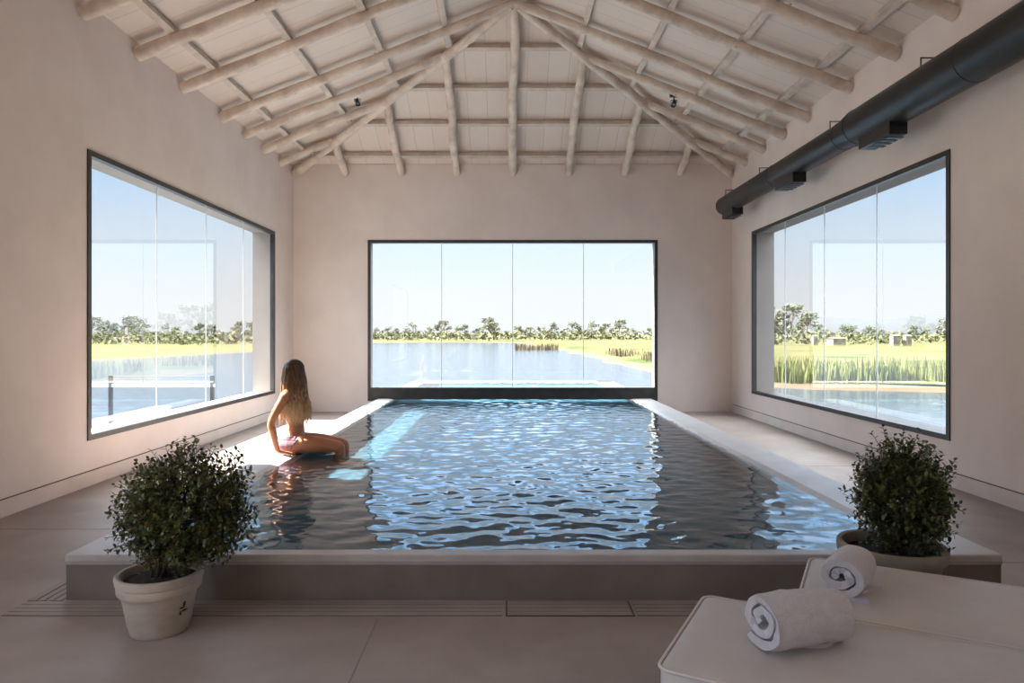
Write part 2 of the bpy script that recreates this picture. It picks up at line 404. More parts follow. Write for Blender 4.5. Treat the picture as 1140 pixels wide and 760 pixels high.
# ------------------------------------------------------------------ rafters, hips, battens
rnd = random.Random(4)
RC = 0.135   # rafter centre below the boards (vertical)
def log(name, p0, p1, r0, r1, seed, over=0.0, n=16):
    rr = random.Random(seed)
    p0 = Vector(p0); p1 = Vector(p1); d = (p1 - p0)
    L = d.length; dn = d.normalized()
    sd = dn.cross(Vector((0, 0, 1))).normalized(); un = sd.cross(dn)
    pts = []; rad = []
    ph = [rr.uniform(0, 6.28) for _ in range(6)]
    for i in range(n + 1):
        t = i / n
        bow = math.sin(PI * t)
        o1 = 0.018 * math.sin(t * 5 + ph[0]) * bow + 0.006 * math.sin(t * 13 + ph[1])
        o2 = 0.013 * math.sin(t * 4.2 + ph[2]) * bow
        pts.append(p0 + d * t + sd * o1 + un * o2)
        rad.append((r0 + (r1 - r0) * t) * (1 + 0.06 * math.sin(t * 17 + ph[3]) + 0.04 * math.sin(t * 31 + ph[4])))
    m = MB(); m.tube(pts, rad, n=14)
    for _ in range(3):       # knots
        t = rr.uniform(0.1, 0.9); a = rr.uniform(0, 2 * PI)
        c = p0 + d * t + (sd * math.cos(a) + un * math.sin(a)) * (r0 * 0.95)
        m.ball(c, (0.018, 0.018, 0.013), 8, 6)
    o = m.build(name, M['log'], smooth=True, auto=0.9)
    return o

def hip_y(x, side):
    t = (x - XL) / (XC - XL) if side < 0 else (XR_E - x) / (XR_E - XC)
    return YB - APEX_D * t

ords = ['first', 'second', 'third', 'fourth', 'fifth', 'sixth', 'seventh', 'eighth', 'ninth', 'tenth']
RAFT_Y = [11.37, 10.59, 9.81, 9.02, 7.93, 6.97, 6.08, 5.2, 4.3]
sd = 0
for side, wn in ((-1, 'left'), (1, 'right')):
    for i, y in enumerate(RAFT_Y):
        t_end = min(1.0, (YB - y) / APEX_D)
        xw = XL if side < 0 else XR
        xt = (XL + (XC - XL) * t_end) if side < 0 else (XR_E - (XR_E - XC) * t_end)
        z0 = ZB - RC; z1 = ZB + RISE * t_end - RC
        if t_end < 1: xt -= side * -0.03
        sd += 1
        o = log('rafter', (xw, y, z0), (xt, y, z1), 0.066, 0.060, sd)
        where = ('short limewashed log rafter on the %s slope, %s from the back wall' if i < 3 else 'long limewashed log rafter on the %s slope, %s from the back wall') % (wn, ords[i])
        if i == 3: where += ', meeting the apex'
        tag(o, where, 'rafter', 'log rafters of the %s slope' % wn)
back_x = [-2.86, -1.87, -0.88, 0.11, 1.10, 2.09, 3.08]
bl = ['shortest upright log rafter at the left end of the back slope', 'second upright log rafter from the left on the back slope',
      'third upright log rafter from the left on the back slope', 'tallest upright log rafter in the middle of the back slope, under the apex',
      'third upright log rafter from the right on the back slope', 'second upright log rafter from the right on the back slope',
      'shortest upright log rafter at the right end of the back slope']
for x, lb in zip(back_x, bl):
    t = (x - XL) / (XC - XL) if x <= XC else (XR_E - x) / (XR_E - XC)
    sd += 1
    tag(log('rafter', (x, YB, ZB - RC), (x, YB - APEX_D * t + 0.03, ZB + RISE * t - RC), 0.067, 0.062, sd), lb, 'rafter', 'log rafters of the back slope')
tag(log('hip_beam', (XL, YB, ZB - RC - 0.04), (XC - 0.05, YAP, ZB + RISE - RC - 0.03), 0.068, 0.066, 91, n=24), 'limewashed log hip beam rising from the back left corner', 'beam', 'hip beams')
tag(log('hip_beam', (XR, YB, ZB - RC - 0.04), (XC + 0.05, YAP, ZB + RISE - RC - 0.03), 0.068, 0.066, 92, n=24), 'limewashed log hip beam rising from the back right corner', 'beam', 'hip beams')
rb = MB(); rb.box((XC - 0.045, 3.4, ZB + RISE - 0.10), (XC + 0.045, YAP + 0.02, ZB + RISE - 0.015))
tag(rb.build('ridge_beam', M['batten']), 'square ridge beam along the top of the ceiling', 'beam')

bt = [0.093, 0.316, 0.537, 0.756]
bnames = ['lowest', 'second lowest', 'third lowest', 'topmost']
for k, t in enumerate(bt):
    for side, wn in ((-1, 'left'), (1, 'right')):
        x = XL + (XC - XL) * t if side < 0 else XR_E - (XR_E - XC) * t
        z = ZB + RISE * t
        yb = YB - APEX_D * t
        a = math.atan(PITCH) * (-side)
        rot = Matrix.Translation((x, 0, z)) @ Matrix.Rotation(-a, 4, 'Y')
        m = MB(); m.box((-0.036, 3.0, -0.086), (0.036, yb - 0.07, -0.007), mat=rot)
        tag(m.build('batten', M['batten']), '%s limewashed batten running along the %s roof slope' % (bnames[k], wn), 'batten', 'ceiling battens')
    m = MB()
    rot = Matrix.Translation((0, YB - APEX_D * t, ZB + RISE * t)) @ Matrix.Rotation(-math.atan(BPITCH), 4, 'X')
    m.box((XL + (XC - XL) * t + 0.09, -0.034, -0.086), (XR_E - (XR_E - XC) * t - 0.09, 0.034, -0.007), mat=rot)
    tag(m.build('batten', M['batten']), '%s limewashed batten across the back roof slope' % bnames[k], 'batten', 'ceiling battens')

# ------------------------------------------------------------------ windows
def side_window(name, x, s, y0, y1, label, npan=4):
    """s=+1: outside is +x"""
    w = empty(name, (x, (y0 + y1) / 2, WZ0)); struct(w, label, 'window')
    w_inv = Vector((x, (y0 + y1) / 2, WZ0))
    def off(m): m.v = [tuple(Vector(p) - w_inv) for p in m.v]; return m
    fw = 0.05
    xa, xb = sorted((x - s * 0.012, x + s * 0.055))
    f = MB()
    f.box((xa, y0, WZ0), (xb, y1, WZ0 + fw)); f.box((xa, y0, WZ1 - fw), (xb, y1, WZ1))
    f.box((xa, y0, WZ0 + fw), (xb, y0 + fw, WZ1 - fw)); f.box((xa, y1 - fw, WZ0 + fw), (xb, y1, WZ1 - fw))
    off(f).build('window_frame', M['frame'], w)
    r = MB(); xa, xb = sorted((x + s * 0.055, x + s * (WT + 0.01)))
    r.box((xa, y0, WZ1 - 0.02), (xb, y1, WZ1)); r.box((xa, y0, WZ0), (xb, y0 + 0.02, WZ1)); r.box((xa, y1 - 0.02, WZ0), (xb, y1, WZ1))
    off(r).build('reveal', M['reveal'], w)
    sl = MB(); xa2, xb2 = sorted((x + s * 0.055, x + s * (WT + 0.04)))
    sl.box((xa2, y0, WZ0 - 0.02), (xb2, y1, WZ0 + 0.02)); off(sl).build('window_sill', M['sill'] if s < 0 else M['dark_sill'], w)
    p = MB(); xg = x + s * 0.022
    q = y0 + fw - 0.005; step = (y1 - y0 - 2 * fw + 0.01) / npan
    gp = MB()
    xa3, xb3 = sorted((xg - 0.004, xg + 0.004))
    gp.add([(xg, y0 + fw - 0.005, WZ0 + fw - 0.005), (xg, y1 - fw + 0.005, WZ0 + fw - 0.005), (xg, y1 - fw + 0.005, WZ1 - fw + 0.005), (xg, y0 + fw - 0.005, WZ1 - fw + 0.005)], [(0, 1, 2, 3)])
    off(gp).build('pane', M['pane_side'], w, fix=False)
    for k in range(1, npan):
        p.box((xa3, q + k * step - 0.004, WZ0 + fw), (xb3, q + k * step + 0.004, WZ1 - fw))
    off(p).build('glass_joint', M['seal'], w)
    return w
side_window('window_1', XL, -1, WY0, WY1, 'dark-framed picture window in the left wall beside the seated woman')
side_window('window_2', XR, 1, WY0, WY1, 'dark-framed picture window in the right wall below the black duct')
side_window('added_window', XL, -1, -2.0, 1.8, 'added unseen window in the left wall beside the viewer, there to light the room')  # added out of view to let more light into the room

w = empty('window_3', (0, YB, WZ0)); struct(w, 'dark-framed picture window at the far end of the pool', 'window')
def offb(m): m.v = [(p[0], p[1] - YB, p[2] - WZ0) for p in m.v]; return m
f = MB(); fw = 0.05
ya, yb_ = YB - 0.012, YB + 0.055
f.box((WX0, ya, WZ1 - fw), (WX1, yb_, WZ1)); f.box((WX0, ya, 0.19), (WX0 + fw, yb_, WZ1 - fw)); f.box((WX1 - fw, ya, 0.19), (WX1, yb_, WZ1 - fw))
offb(f).build('window_frame', M['frame'], w)
f = MB(); f.box((WX0 + fw, YB - 0.03, 0.195), (WX1 - fw, YB + 0.10, 0.43)); offb(f).build('lower_rail', M['frame'], w, bevel=0.004)
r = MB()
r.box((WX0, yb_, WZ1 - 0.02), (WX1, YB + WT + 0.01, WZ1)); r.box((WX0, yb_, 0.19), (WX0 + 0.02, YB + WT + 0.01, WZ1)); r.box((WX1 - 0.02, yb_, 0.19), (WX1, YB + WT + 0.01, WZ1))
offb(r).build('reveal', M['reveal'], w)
g = MB(); yg = YB + 0.022
g.add([(WX0 + fw - .005, yg, 0.425), (WX1 - fw + .005, yg, 0.425), (WX1 - fw + .005, yg, WZ1 - fw + .005), (WX0 + fw - .005, yg, WZ1 - fw + .005)], [(0, 1, 2, 3)])
offb(g).build('pane', M['pane'], w, fix=False)
g = MB()
for k in (1, 2, 3):
    x = WX0 + fw + (WX1 - WX0 - 2 * fw) * k / 4
    g.box((x - 0.005, yg - 0.004, 0.43), (x + 0.005, yg + 0.004, WZ1 - fw))
offb(g).build('glass_joint', M['seal'], w)

# ------------------------------------------------------------------ pool
pool = empty('swimming_pool', ((PX0 + PX1) / 2, PY0, 0), label='raised concrete swimming pool running under the end window, filled to the brim', cat='pool')
PO = Vector(pool.location)
def offp(m): m.v = [tuple(Vector(p) - PO) for p in m.v]; return m
b = MB()    # front wall
b.box((PX0, PY0, -0.7), (PX1, IY0 - 0.06, CZ - 0.03))
b.box((PX0, IY0 - 0.06, -0.7), (IX0 - 0.12, PY1, CZ - 0.03)); b.box((IX1 + 0.15, IY0 - 0.06, -0.7), (PX1, PY1, CZ - 0.03))
offp(b).build('pool_wall', M['concrete_pool'], pool, fix=False)
c = MB()
def cop_profile(axis, outer, inner, s0, s1, mb, flat):
    """coping strip with a flat top and a slope down to the water; outer -> inner"""
    sg = 1 if inner > outer else -1
    pr = [(outer - sg * 0.004, CZ - 0.03), (outer - sg * 0.004, CZ - 0.006), (outer + sg * 0.002, CZ), (inner - sg * flat, CZ), (inner - sg * 0.01, CZ - 0.022), (inner, CZ - 0.05), (inner, CZ - 0.12), (inner - sg * 0.09, CZ - 0.12), (inner - sg * 0.13, CZ - 0.03)]
    n = len(pr)
    v = []
    for s_ in (s0, s1):
        for a, z in pr: v.append((a, s_, z) if axis == 'y' else (s_, a, z))
    fs = [(i, (i + 1) % n, n + (i + 1) % n, n + i) for i in range(n)] + [tuple(range(n)), tuple(range(2 * n - 1, n - 1, -1))]
    mb.add(v, fs)
cop_profile('y', PX0, IX0, IY0 - 0.06, YB + 0.06, c, 0.10)
cop_profile('y', PX1, IX1, IY0 - 0.06, YB + 0.06, c, 0.12)
cop_profile('x', PY0 - 0.001, IY0 - 0.02, PX0 - 0.003, PX1 + 0.003, c, 0.04)
offp(c).build('coping', M['coping'], pool)
c = MB()
cop_profile('y', PX0, IX0, YB + 0.061, PY1, c, 0.05); cop_profile('y', PX1, IX1, YB + 0.061, PY1, c, 0.05)
cop_profile('x', PY1, IY1, PX0, PX1, c, 0.05)
c.box((PX0, IY1 + 0.09, -0.7), (PX1, PY1, CZ - 0.03))
offp(c).build('outdoor_coping', M['outer_coping'], pool)['label'] = 'white sunlit coping outside the end window'
li = MB()
li.add([(IX0 - .05, IY0 - .05, PFLOOR), (IX1 + .05, IY0 - .05, PFLOOR), (IX1 + .05, IY1 + .05, PFLOOR), (IX0 - .05, IY1 + .05, PFLOOR),
        (IX0 - .05, IY0 - .05, CZ - .1), (IX1 + .05, IY0 - .05, CZ - .1), (IX1 + .05, IY1 + .05, CZ - .1), (IX0 - .05, IY1 + .05, CZ - .1)],
       [(0, 1, 2, 3), (0, 4, 5, 1), (1, 5, 6, 2), (2, 6, 7, 3), (3, 7, 4, 0)])
lining = offp(li).build('lining', M['pool_tile'], pool, fix=False)

# water with real ripples
wx0, wx1, wy0, wy1 = IX0 - 0.06, IX1 + 0.07, IY0 - 0.05, IY1 + 0.04
nx, ny = 280, 1040
X = np.linspace(wx0, wx1, nx); Y = np.linspace(wy0, wy1, ny)
GX, GY = np.meshgrid(X, Y)
rs = np.random.RandomState(7)
H = np.zeros_like(GX)
tot = 0
for i in range(90):
    lam = math.exp(rs.uniform(math.log(0.06), math.log(0.33)))
    th = rs.normal(PI / 2, 0.85)
    k = 2 * PI / lam
    slope = 0.0094 * (1.0 if lam > 0.12 else 0.7)
    amp = slope / k * 1.4
    ph = rs.uniform(0, 2 * PI)
    H += amp * np.sin(k * (GX * math.cos(th) + GY * math.sin(th)) + ph)
# calmer beside the left coping, livelier in the open middle
cal = 0.42 + 0.78 * np.exp(-((GX - 0.35) / 1.3) ** 2)
H *= cal
wv = np.stack([GX - PO.x, GY - PO.y, WATER + H], -1).reshape(-1, 3)
ii = (np.arange(ny - 1)[:, None] * nx + np.arange(nx - 1)[None, :]).reshape(-1)
wf = np.stack([ii, ii + 1, ii + nx + 1, ii + nx], -1)
me = bpy.data.meshes.new('water'); me.from_pydata(wv.tolist(), [], wf.tolist())
me.polygons.foreach_set('use_smooth', [True] * len(me.polygons)); me.materials.append(M['water'])
water = bpy.data.objects.new('water', me); COL.objects.link(water); water.parent = pool
water['label'] = 'rippled blue pool water'
water.cycles.is_caustics_caster = True
lining.cycles.is_caustics_receiver = True

# overflow drain around the foot of the pool: slotted covers let into the floor
def drain(name, x0, y0, x1, y1, along, label):
    o = empty(name, ((x0 + x1) / 2, (y0 + y1) / 2, 0), label=label, cat='drain', group='slotted floor drains round the pool')
    c = Vector(o.location)
    ch = MB(); ch.box((x0, y0, 0.0005), (x1, y1, 0.002)); ch.v = [tuple(Vector(p) - c) for p in ch.v]
    ch.build('channel', M['gap'], o)
    sl = MB(); n = 4
    for k in range(n):
        if along == 'x':
            w_ = (y1 - y0) / n
            sl.box((x0, y0 + k * w_ + 0.004, 0.0005), (x1, y0 + (k + 1) * w_ - 0.004, 0.004))
        else:
            w_ = (x1 - x0) / n
            sl.box((x0 + k * w_ + 0.005, y0, 0.0005), (x0 + (k + 1) * w_ - 0.005, y1, 0.004))
    sl.v = [tuple(Vector(p) - c) for p in sl.v]
    sl.build('slats', M['concrete_floor'], o)
    return o
drain('floor_drain', PX0 - 0.19, 3.32, -0.02, 3.50, 'x', 'slotted floor drain along the foot of the pool, left of the access cover')
drain('floor_drain', 0.64, 3.32, PX1 + 0.17, 3.50, 'x', 'slotted floor drain along the foot of the pool, right of the access cover')
drain('floor_drain', PX0 - 0.19, 3.505, PX0 - 0.015, 5.2, 'y', 'slotted floor drain running back along the left side of the pool')
hc = empty('access_cover', (0.31, 3.41, 0), label='rectangular access cover with a dark outline in the floor before the pool', cat='cover')
ho = MB(); ho.box((-0.315, -0.095, 0.0005), (0.315, 0.095, 0.0025)); ho.build('rim', M['black'], hc)
hp = MB()
for k in range(4): hp.box((-0.306, -0.086 + k * 0.044, 0.0005), (0.306, -0.086 + k * 0.044 + 0.040, 0.0045))
hp.build('lid', M['concrete_floor'], hc)

# ------------------------------------------------------------------ black ventilation duct
DX, DZ = 3.64, 3.51
duct = empty('ventilation_duct', (DX, 7.0, DZ), label='long black round ventilation duct hung along the right wall above the window', cat='duct')
m = MB()
ys = [2.2, 7.05, 7.30, 11.45]; 
m.lathe([(0.183, -4.8), (0.183, 0.05), (0.150, 0.33), (0.150, 4.40), (0.135, 4.44), (0.0, 4.45)], n=40)
R = Matrix.Rotation(-PI / 2, 4, 'X')
m.v = [tuple(R @ Vector(p)) for p in m.v]
m.build('pipe', M['duct'], duct, smooth=True, auto=0.5)
for y, r_ in ((-3.4, 0.183), (-1.7, 0.183), (0.03, 0.184), (0.35, 0.151), (2.2, 0.151)):
    pts = [(r_ * 1.004 * math.cos(a), y, r_ * 1.004 * math.sin(a)) for a in np.linspace(0, 2 * PI, 40, endpoint=False)]
    m = MB(); m.tube(pts, 0.0032, n=6, closed=True); m.build('seam_ring', M['duct'], duct, smooth=True)
for y0, y1, r_ in ((-0.66, -0.22, 0.183), (1.48, 1.92, 0.15), (3.75, 4.15, 0.15)):
    m = MB(); m.box((-0.085, y0, -r_ - 0.095), (0.085, y1 + 0.12, -r_ + 0.04)); o = m.build('outlet_box', M['black'], duct, bevel=0.004)
    s_ = MB()
    for k in range(4): s_.box((-0.082, y0 + 0.03 + k * 0.1, -r_ - 0.119), (0.072, y0 + 0.09 + k * 0.1, -r_ - 0.113))
    s_.build('grille', M['duct'], o)
for y, r_ in ((-1.05, 0.183), (0.62, 0.15), (2.75, 0.15), (4.25, 0.15)):
    m = MB()
    m.tube([(XR - DX, y, r_ + 0.085), (-0.03, y, r_ + 0.085)], 0.006, n=6)
    m.tube([(-0.03, y, r_ + 0.09), (-0.03, y, r_ - 0.02)], 0.006, n=6)
    m.build('wall_bracket', M['black'], duct)

# ------------------------------------------------------------------ ceiling spotlights
def spotlight(x, y, label, aim):
    zb = (zl(x) if x < XC else zrt(x))
    o = empty('spotlight', (x, y, zb), label=label, cat='spotlight', group='black ceiling spotlights')
    m = MB(); m.box((-0.06, -0.03, -0.03), (0.06, 0.03, 0.02)); m.build('mounting_plate', M['black'], o, bevel=0.004)
    m = MB(); m.tube([(0, 0, -0.02), (0, 0, -0.075)], 0.010, n=8)
    m.tube([(0.045, 0, -0.12), (0.045, 0, -0.08), (-0.045, 0, -0.08), (-0.045, 0, -0.12)], 0.006, n=6)
    m.build('yoke', M['black'], o, smooth=True)
    Rm = Matrix.Translation((0, 0, -0.125)) @ Vector((0, 0, -1)).rotation_difference(Vector(aim).normalized()).to_matrix().to_4x4()
    m = MB(); m.lathe([(0.0, 0.055), (0.022, 0.052), (0.032, 0.03), (0.038, -0.05), (0.040, -0.055), (0.034, -0.056), (0.028, -0.03), (0, -0.03)], n=24)
    m.v = [tuple(Rm @ Vector(p)) for p in m.v]; h = m.build('lamp_head', M['black'], o, smooth=True, auto=0.7)
    m = MB(); m.lathe([(0, -0.036), (0.026, -0.036), (0.026, -0.032), (0, -0.032)], n=20); m.v = [tuple(Rm @ Vector(p)) for p in m.v]
    m.build('lens', M['chrome'], h, smooth=True, auto=0.7)
spotlight(-2.23, 10.2, 'small black spotlight between the rafters of the left roof slope', (0.3, -0.6, -0.7))
spotlight(2.50, 10.2, 'small black spotlight between the rafters of the right roof slope', (-0.3, -0.6, -0.7))

# ------------------------------------------------------------------ loungers
def rrect(x0, y0, x1, y1, r, n=6):
    pts = []
    for cx, cy, a0 in ((x1 - r, y1 - r, 0), (x0 + r, y1 - r, PI / 2), (x0 + r, y0 + r, PI), (x1 - r, y0 + r, 1.5 * PI)):
        for k in range(n + 1):
            a = a0 + PI / 2 * k / n
            pts.append((cx + r * math.cos(a), cy + r * math.sin(a)))
    return pts
LW, LL, LTOP, LTH = 0.61, 1.95, 0.43, 0.15
def lounger(loc, rz, label):
    o = empty('sun_lounger', loc, rz, label=label, cat='sun lounger', group='white padded loungers')
    # local: x along length (foot end at 0), y across
    y0, y1 = 0.0, LW
    # cushion: grid top with a soft crown, rounded rim
    mb = MB()
    ring = rrect(0, y0, LL, y1, 0.035)
    n = len(ring)
    def inset(p, d):
        cx, cy = LL / 2, (y0 + y1) / 2
        return (p[0] + (d if p[0] < cx else -d), p[1] + (d if p[1] < cy else -d))
    levels = [(0.010, LTOP - LTH), (0.0, LTOP - LTH + 0.012), (0.0, LTOP - 0.016), (0.006, LTOP - 0.006), (0.02, LTOP - 0.001), (0.10, LTOP + 0.004), (0.22, LTOP + 0.006)]
    v = []
    for d, z in levels:
        v += [(*inset(p, d), z) for p in ring]
    f = []
    for i in range(len(levels) - 1):
        for k in range(n):
            k2 = (k + 1) % n; f.append((i * n + k, i * n + k2, (i + 1) * n + k2, (i + 1) * n + k))
    f.append(tuple(range(n - 1, -1, -1))); f.append(tuple((len(levels) - 1) * n + k for k in range(n)))
    mb.add(v, f)
    cu = mb.build('cushion', M['leather'], o, smooth=True, auto=0.9)
    p = MB()
    p.tube([(q[0], q[1], LTOP - 0.008) for q in rrect(-0.003, y0 - 0.003, LL + 0.003, y1 + 0.003, 0.038)], 0.0055, n=8, closed=True)
    p.build('top_piping', M['piping'], cu, smooth=True)
    p = MB()
    p.tube([(q[0], q[1], LTOP - LTH + 0.012) for q in rrect(-0.003, y0 - 0.003, LL + 0.003, y1 + 0.003, 0.038)], 0.0055, n=8, closed=True)
    p.build('bottom_piping', M['piping'], cu, smooth=True)
    fr = MB()
    zf0, zf1 = LTOP - LTH - 0.075, LTOP - LTH
    fr.box((0.02, 0.02, zf0), (LL - 0.02, 0.06, zf1)); fr.box((0.02, LW - 0.06, zf0), (LL - 0.02, LW - 0.02, zf1))
    fr.box((0.02, 0.06, zf0), (0.06, LW - 0.06, zf1)); fr.box((LL - 0.06, 0.06, zf0), (LL - 0.02, LW - 0.06, zf1))
    for k in range(8): fr.box((0.15 + k * 0.22, 0.06, zf1 - 0.02), (0.22 + k * 0.22, LW - 0.06, zf1 - 0.001))
    fr.build('frame', M['loungerframe'], o, bevel=0.003)
    for lx in (0.08, LL - 0.13):
        for ly in (0.03, LW - 0.08):
            l = MB(); l.box((lx, ly, 0), (lx + 0.05, ly + 0.05, zf0 + 0.01)); l.build('leg', M['loungerframe'], o, bevel=0.003)
    return o
ang = math.radians(-28.5)
u = Vector((math.cos(ang), math.sin(ang))); v_ = Vector((-u.y, u.x))      # v_ points across to the far side
far1 = Vector((0.72, 2.475)); org1 = far1 - v_ * LW
lounger((org1.x, org1.y, 0), ang, 'nearer white padded lounger with the larger rolled towel on it')
far2 = Vector((1.285, 2.885)); org2 = far2 - v_ * (LW)
# keep a narrow gap between the two
gap = (org2 - far1).dot(v_)
org2 += v_ * (0.030 - gap)
lounger((org2.x, org2.y, 0), ang, 'farther white padded lounger beside the right-hand bush, smaller towel on it')

# rolled towels
def towel(loc, rz, label, L, R0, seed, turns=2.0, sq=0.88, flap=0.10):
    o = empty('rolled_towel', loc, rz, label=label, cat='towel', group='rolled white towels on the loungers')
    rr = random.Random(seed)
    th = 0.034
    nseg = 130; nl = 26
    tmax = turns * 2 * PI
    core = R0 - th * turns
    prof = []
    for i in range(nseg + 1):
        t = tmax * i / nseg
        r = core + (R0 - core) * t / tmax
        a = t - tmax - PI * 0.30     # outer end lies low at the front
        prof.append((r, a))
    verts = []; 
    def P(r, a, s, side):
        # s in 0..1 along axis (x local)
        end = abs(s - 0.5) * 2
        rd = r * (1 - 0.05 * end ** 3)
        w1 = 0.004 * mnoise.noise(Vector((a * 0.9 + seed, s * 5, r * 20)))
        w2 = 0.0035 * mnoise.noise(Vector((a * 2.3, s * 9 + seed, r * 30)))
        rd += w1 + w2
        # towels sit slightly flattened
        y = rd * math.cos(a) * 1.06; z = rd * math.sin(a) * sq
        zc = R0 * sq
        x = (s - 0.5) * L + 0.010 * mnoise.noise(Vector((a * 1.1, r * 25, seed + (3 if s > .5 else 0)))) * (1 if end > 0.9 else 0) + (0.018 * (R0 - r) / R0) * (-1 if s > .5 else 1) * (1 if end > .9 else 0)
        zz = zc + z
        zz = max(zz, 0.003 + 0.1 * max(0, R0 - r - 0.005) )
        return (x, y, zz)
    m = MB()
    grid = []
    for i, (r, a) in enumerate(prof):
        grid.append([P(r, a, k / nl, 0) for k in range(nl + 1)])
    ginner = []
    for i, (r, a) in enumerate(prof):
        ginner.append([P(max(r - th * 0.80, 0.004), a, k / nl, 0) for k in range(nl + 1)])
    v = [p for row in grid for p in row] + [p for row in ginner for p in row]
    W = nl + 1; B = len(grid) * W
    f = []
    for i in range(nseg):
        for k in range(nl):
            f.append((i * W + k, i * W + k + 1, (i + 1) * W + k + 1, (i + 1) * W + k))
            f.append((B + i * W + k, B + (i + 1) * W + k, B + (i + 1) * W + k + 1, B + i * W + k + 1))
        f.append((i * W, (i + 1) * W, B + (i + 1) * W, B + i * W))
        f.append((i * W + nl, B + i * W + nl, B + (i + 1) * W + nl, (i + 1) * W + nl))
    for i in (0, nseg):
        for k in range(nl):
            q = (i * W + k, i * W + k + 1, B + i * W + k + 1, B + i * W + k)
            f.append(q)
    m.add(v, f)
    body = m.build('roll', M['towel'], o, smooth=True, auto=1.2)
    # loose end lying flat on the cushion
    fl_ = MB(); n1, n2 = 8, 16
    yb0 = -R0 * 0.55
    vv = []
    for side in (0, 1):
        for i in range(n1 + 1):
            for k in range(n2 + 1):
                s = k / n2
                t = i / n1
                y = yb0 + (R0 * 0.25) - t * (flap + 0.02 * math.sin(s * 7 + seed))
                z = 0.016 - 0.004 * t + 0.004 * mnoise.noise(Vector((s * 8, t * 3, seed))) if side else 0.001
                vv.append(((s - 0.5) * (L * 0.97) + 0.01 * math.sin(t * 3), y, max(z, 0.001)))
    W2 = n2 + 1; B2 = (n1 + 1) * W2; ff = []
    for i in range(n1):
        for k in range(n2):
            a_ = i * W2 + k
            ff.append((a_, a_ + W2, a_ + W2 + 1, a_ + 1)); ff.append((B2 + a_, B2 + a_ + 1, B2 + a_ + W2 + 1, B2 + a_ + W2))
    per = [(i * W2) for i in range(n1 + 1)] + [n1 * W2 + k for k in range(1, n2 + 1)] + [i * W2 + n2 for i in range(n1 - 1, -1, -1)] + [k for k in range(n2 - 1, 0, -1)]
    for q, a_ in enumerate(per):
        b_ = per[(q + 1) % len(per)]; ff.append((a_, b_, B2 + b_, B2 + a_))
    fl_.add(vv, ff)
    fl_.build('loose_end', M['towel'], o, smooth=True, auto=1.0)
    return o
towel((0.88, 2.065, LTOP + 0.004), math.radians(17), 'larger rolled white towel lying on the nearer lounger', 0.275, 0.101, 3, flap=0.0)
towel((1.245, 2.50, LTOP + 0.004), math.radians(52), 'smaller rolled white towel lying on the farther lounger', 0.235, 0.090, 8, flap=0.05)

# ------------------------------------------------------------------ potted bushes
def leaf_geo(mb, p, d, up_, L, W, mi):
    d = d.normalized(); s = d.cross(up_)
    if s.length < 1e-3: s = d.cross(Vector((1, 0, 0)))
    s.normalize(); nrm = s.cross(d)
    a = p; t = p + d * L - nrm * L * 0.12
    m1 = p + d * L * 0.3; m2 = p + d * L * 0.68
    w1, w2 = W * 0.48, W * 0.42
    v = [a, m1 + s * w1 + nrm * W * .14, m1, m1 - s * w1 + nrm * W * .14, m2 + s * w2 + nrm * W * .10, m2 - nrm * L * .03, m2 - s * w2 + nrm * W * .10, t]
    mb.add(v, [(0, 1, 2), (0, 2, 3), (1, 4, 5, 2), (2, 5, 6, 3), (4, 7, 5), (5, 7, 6)], mi)

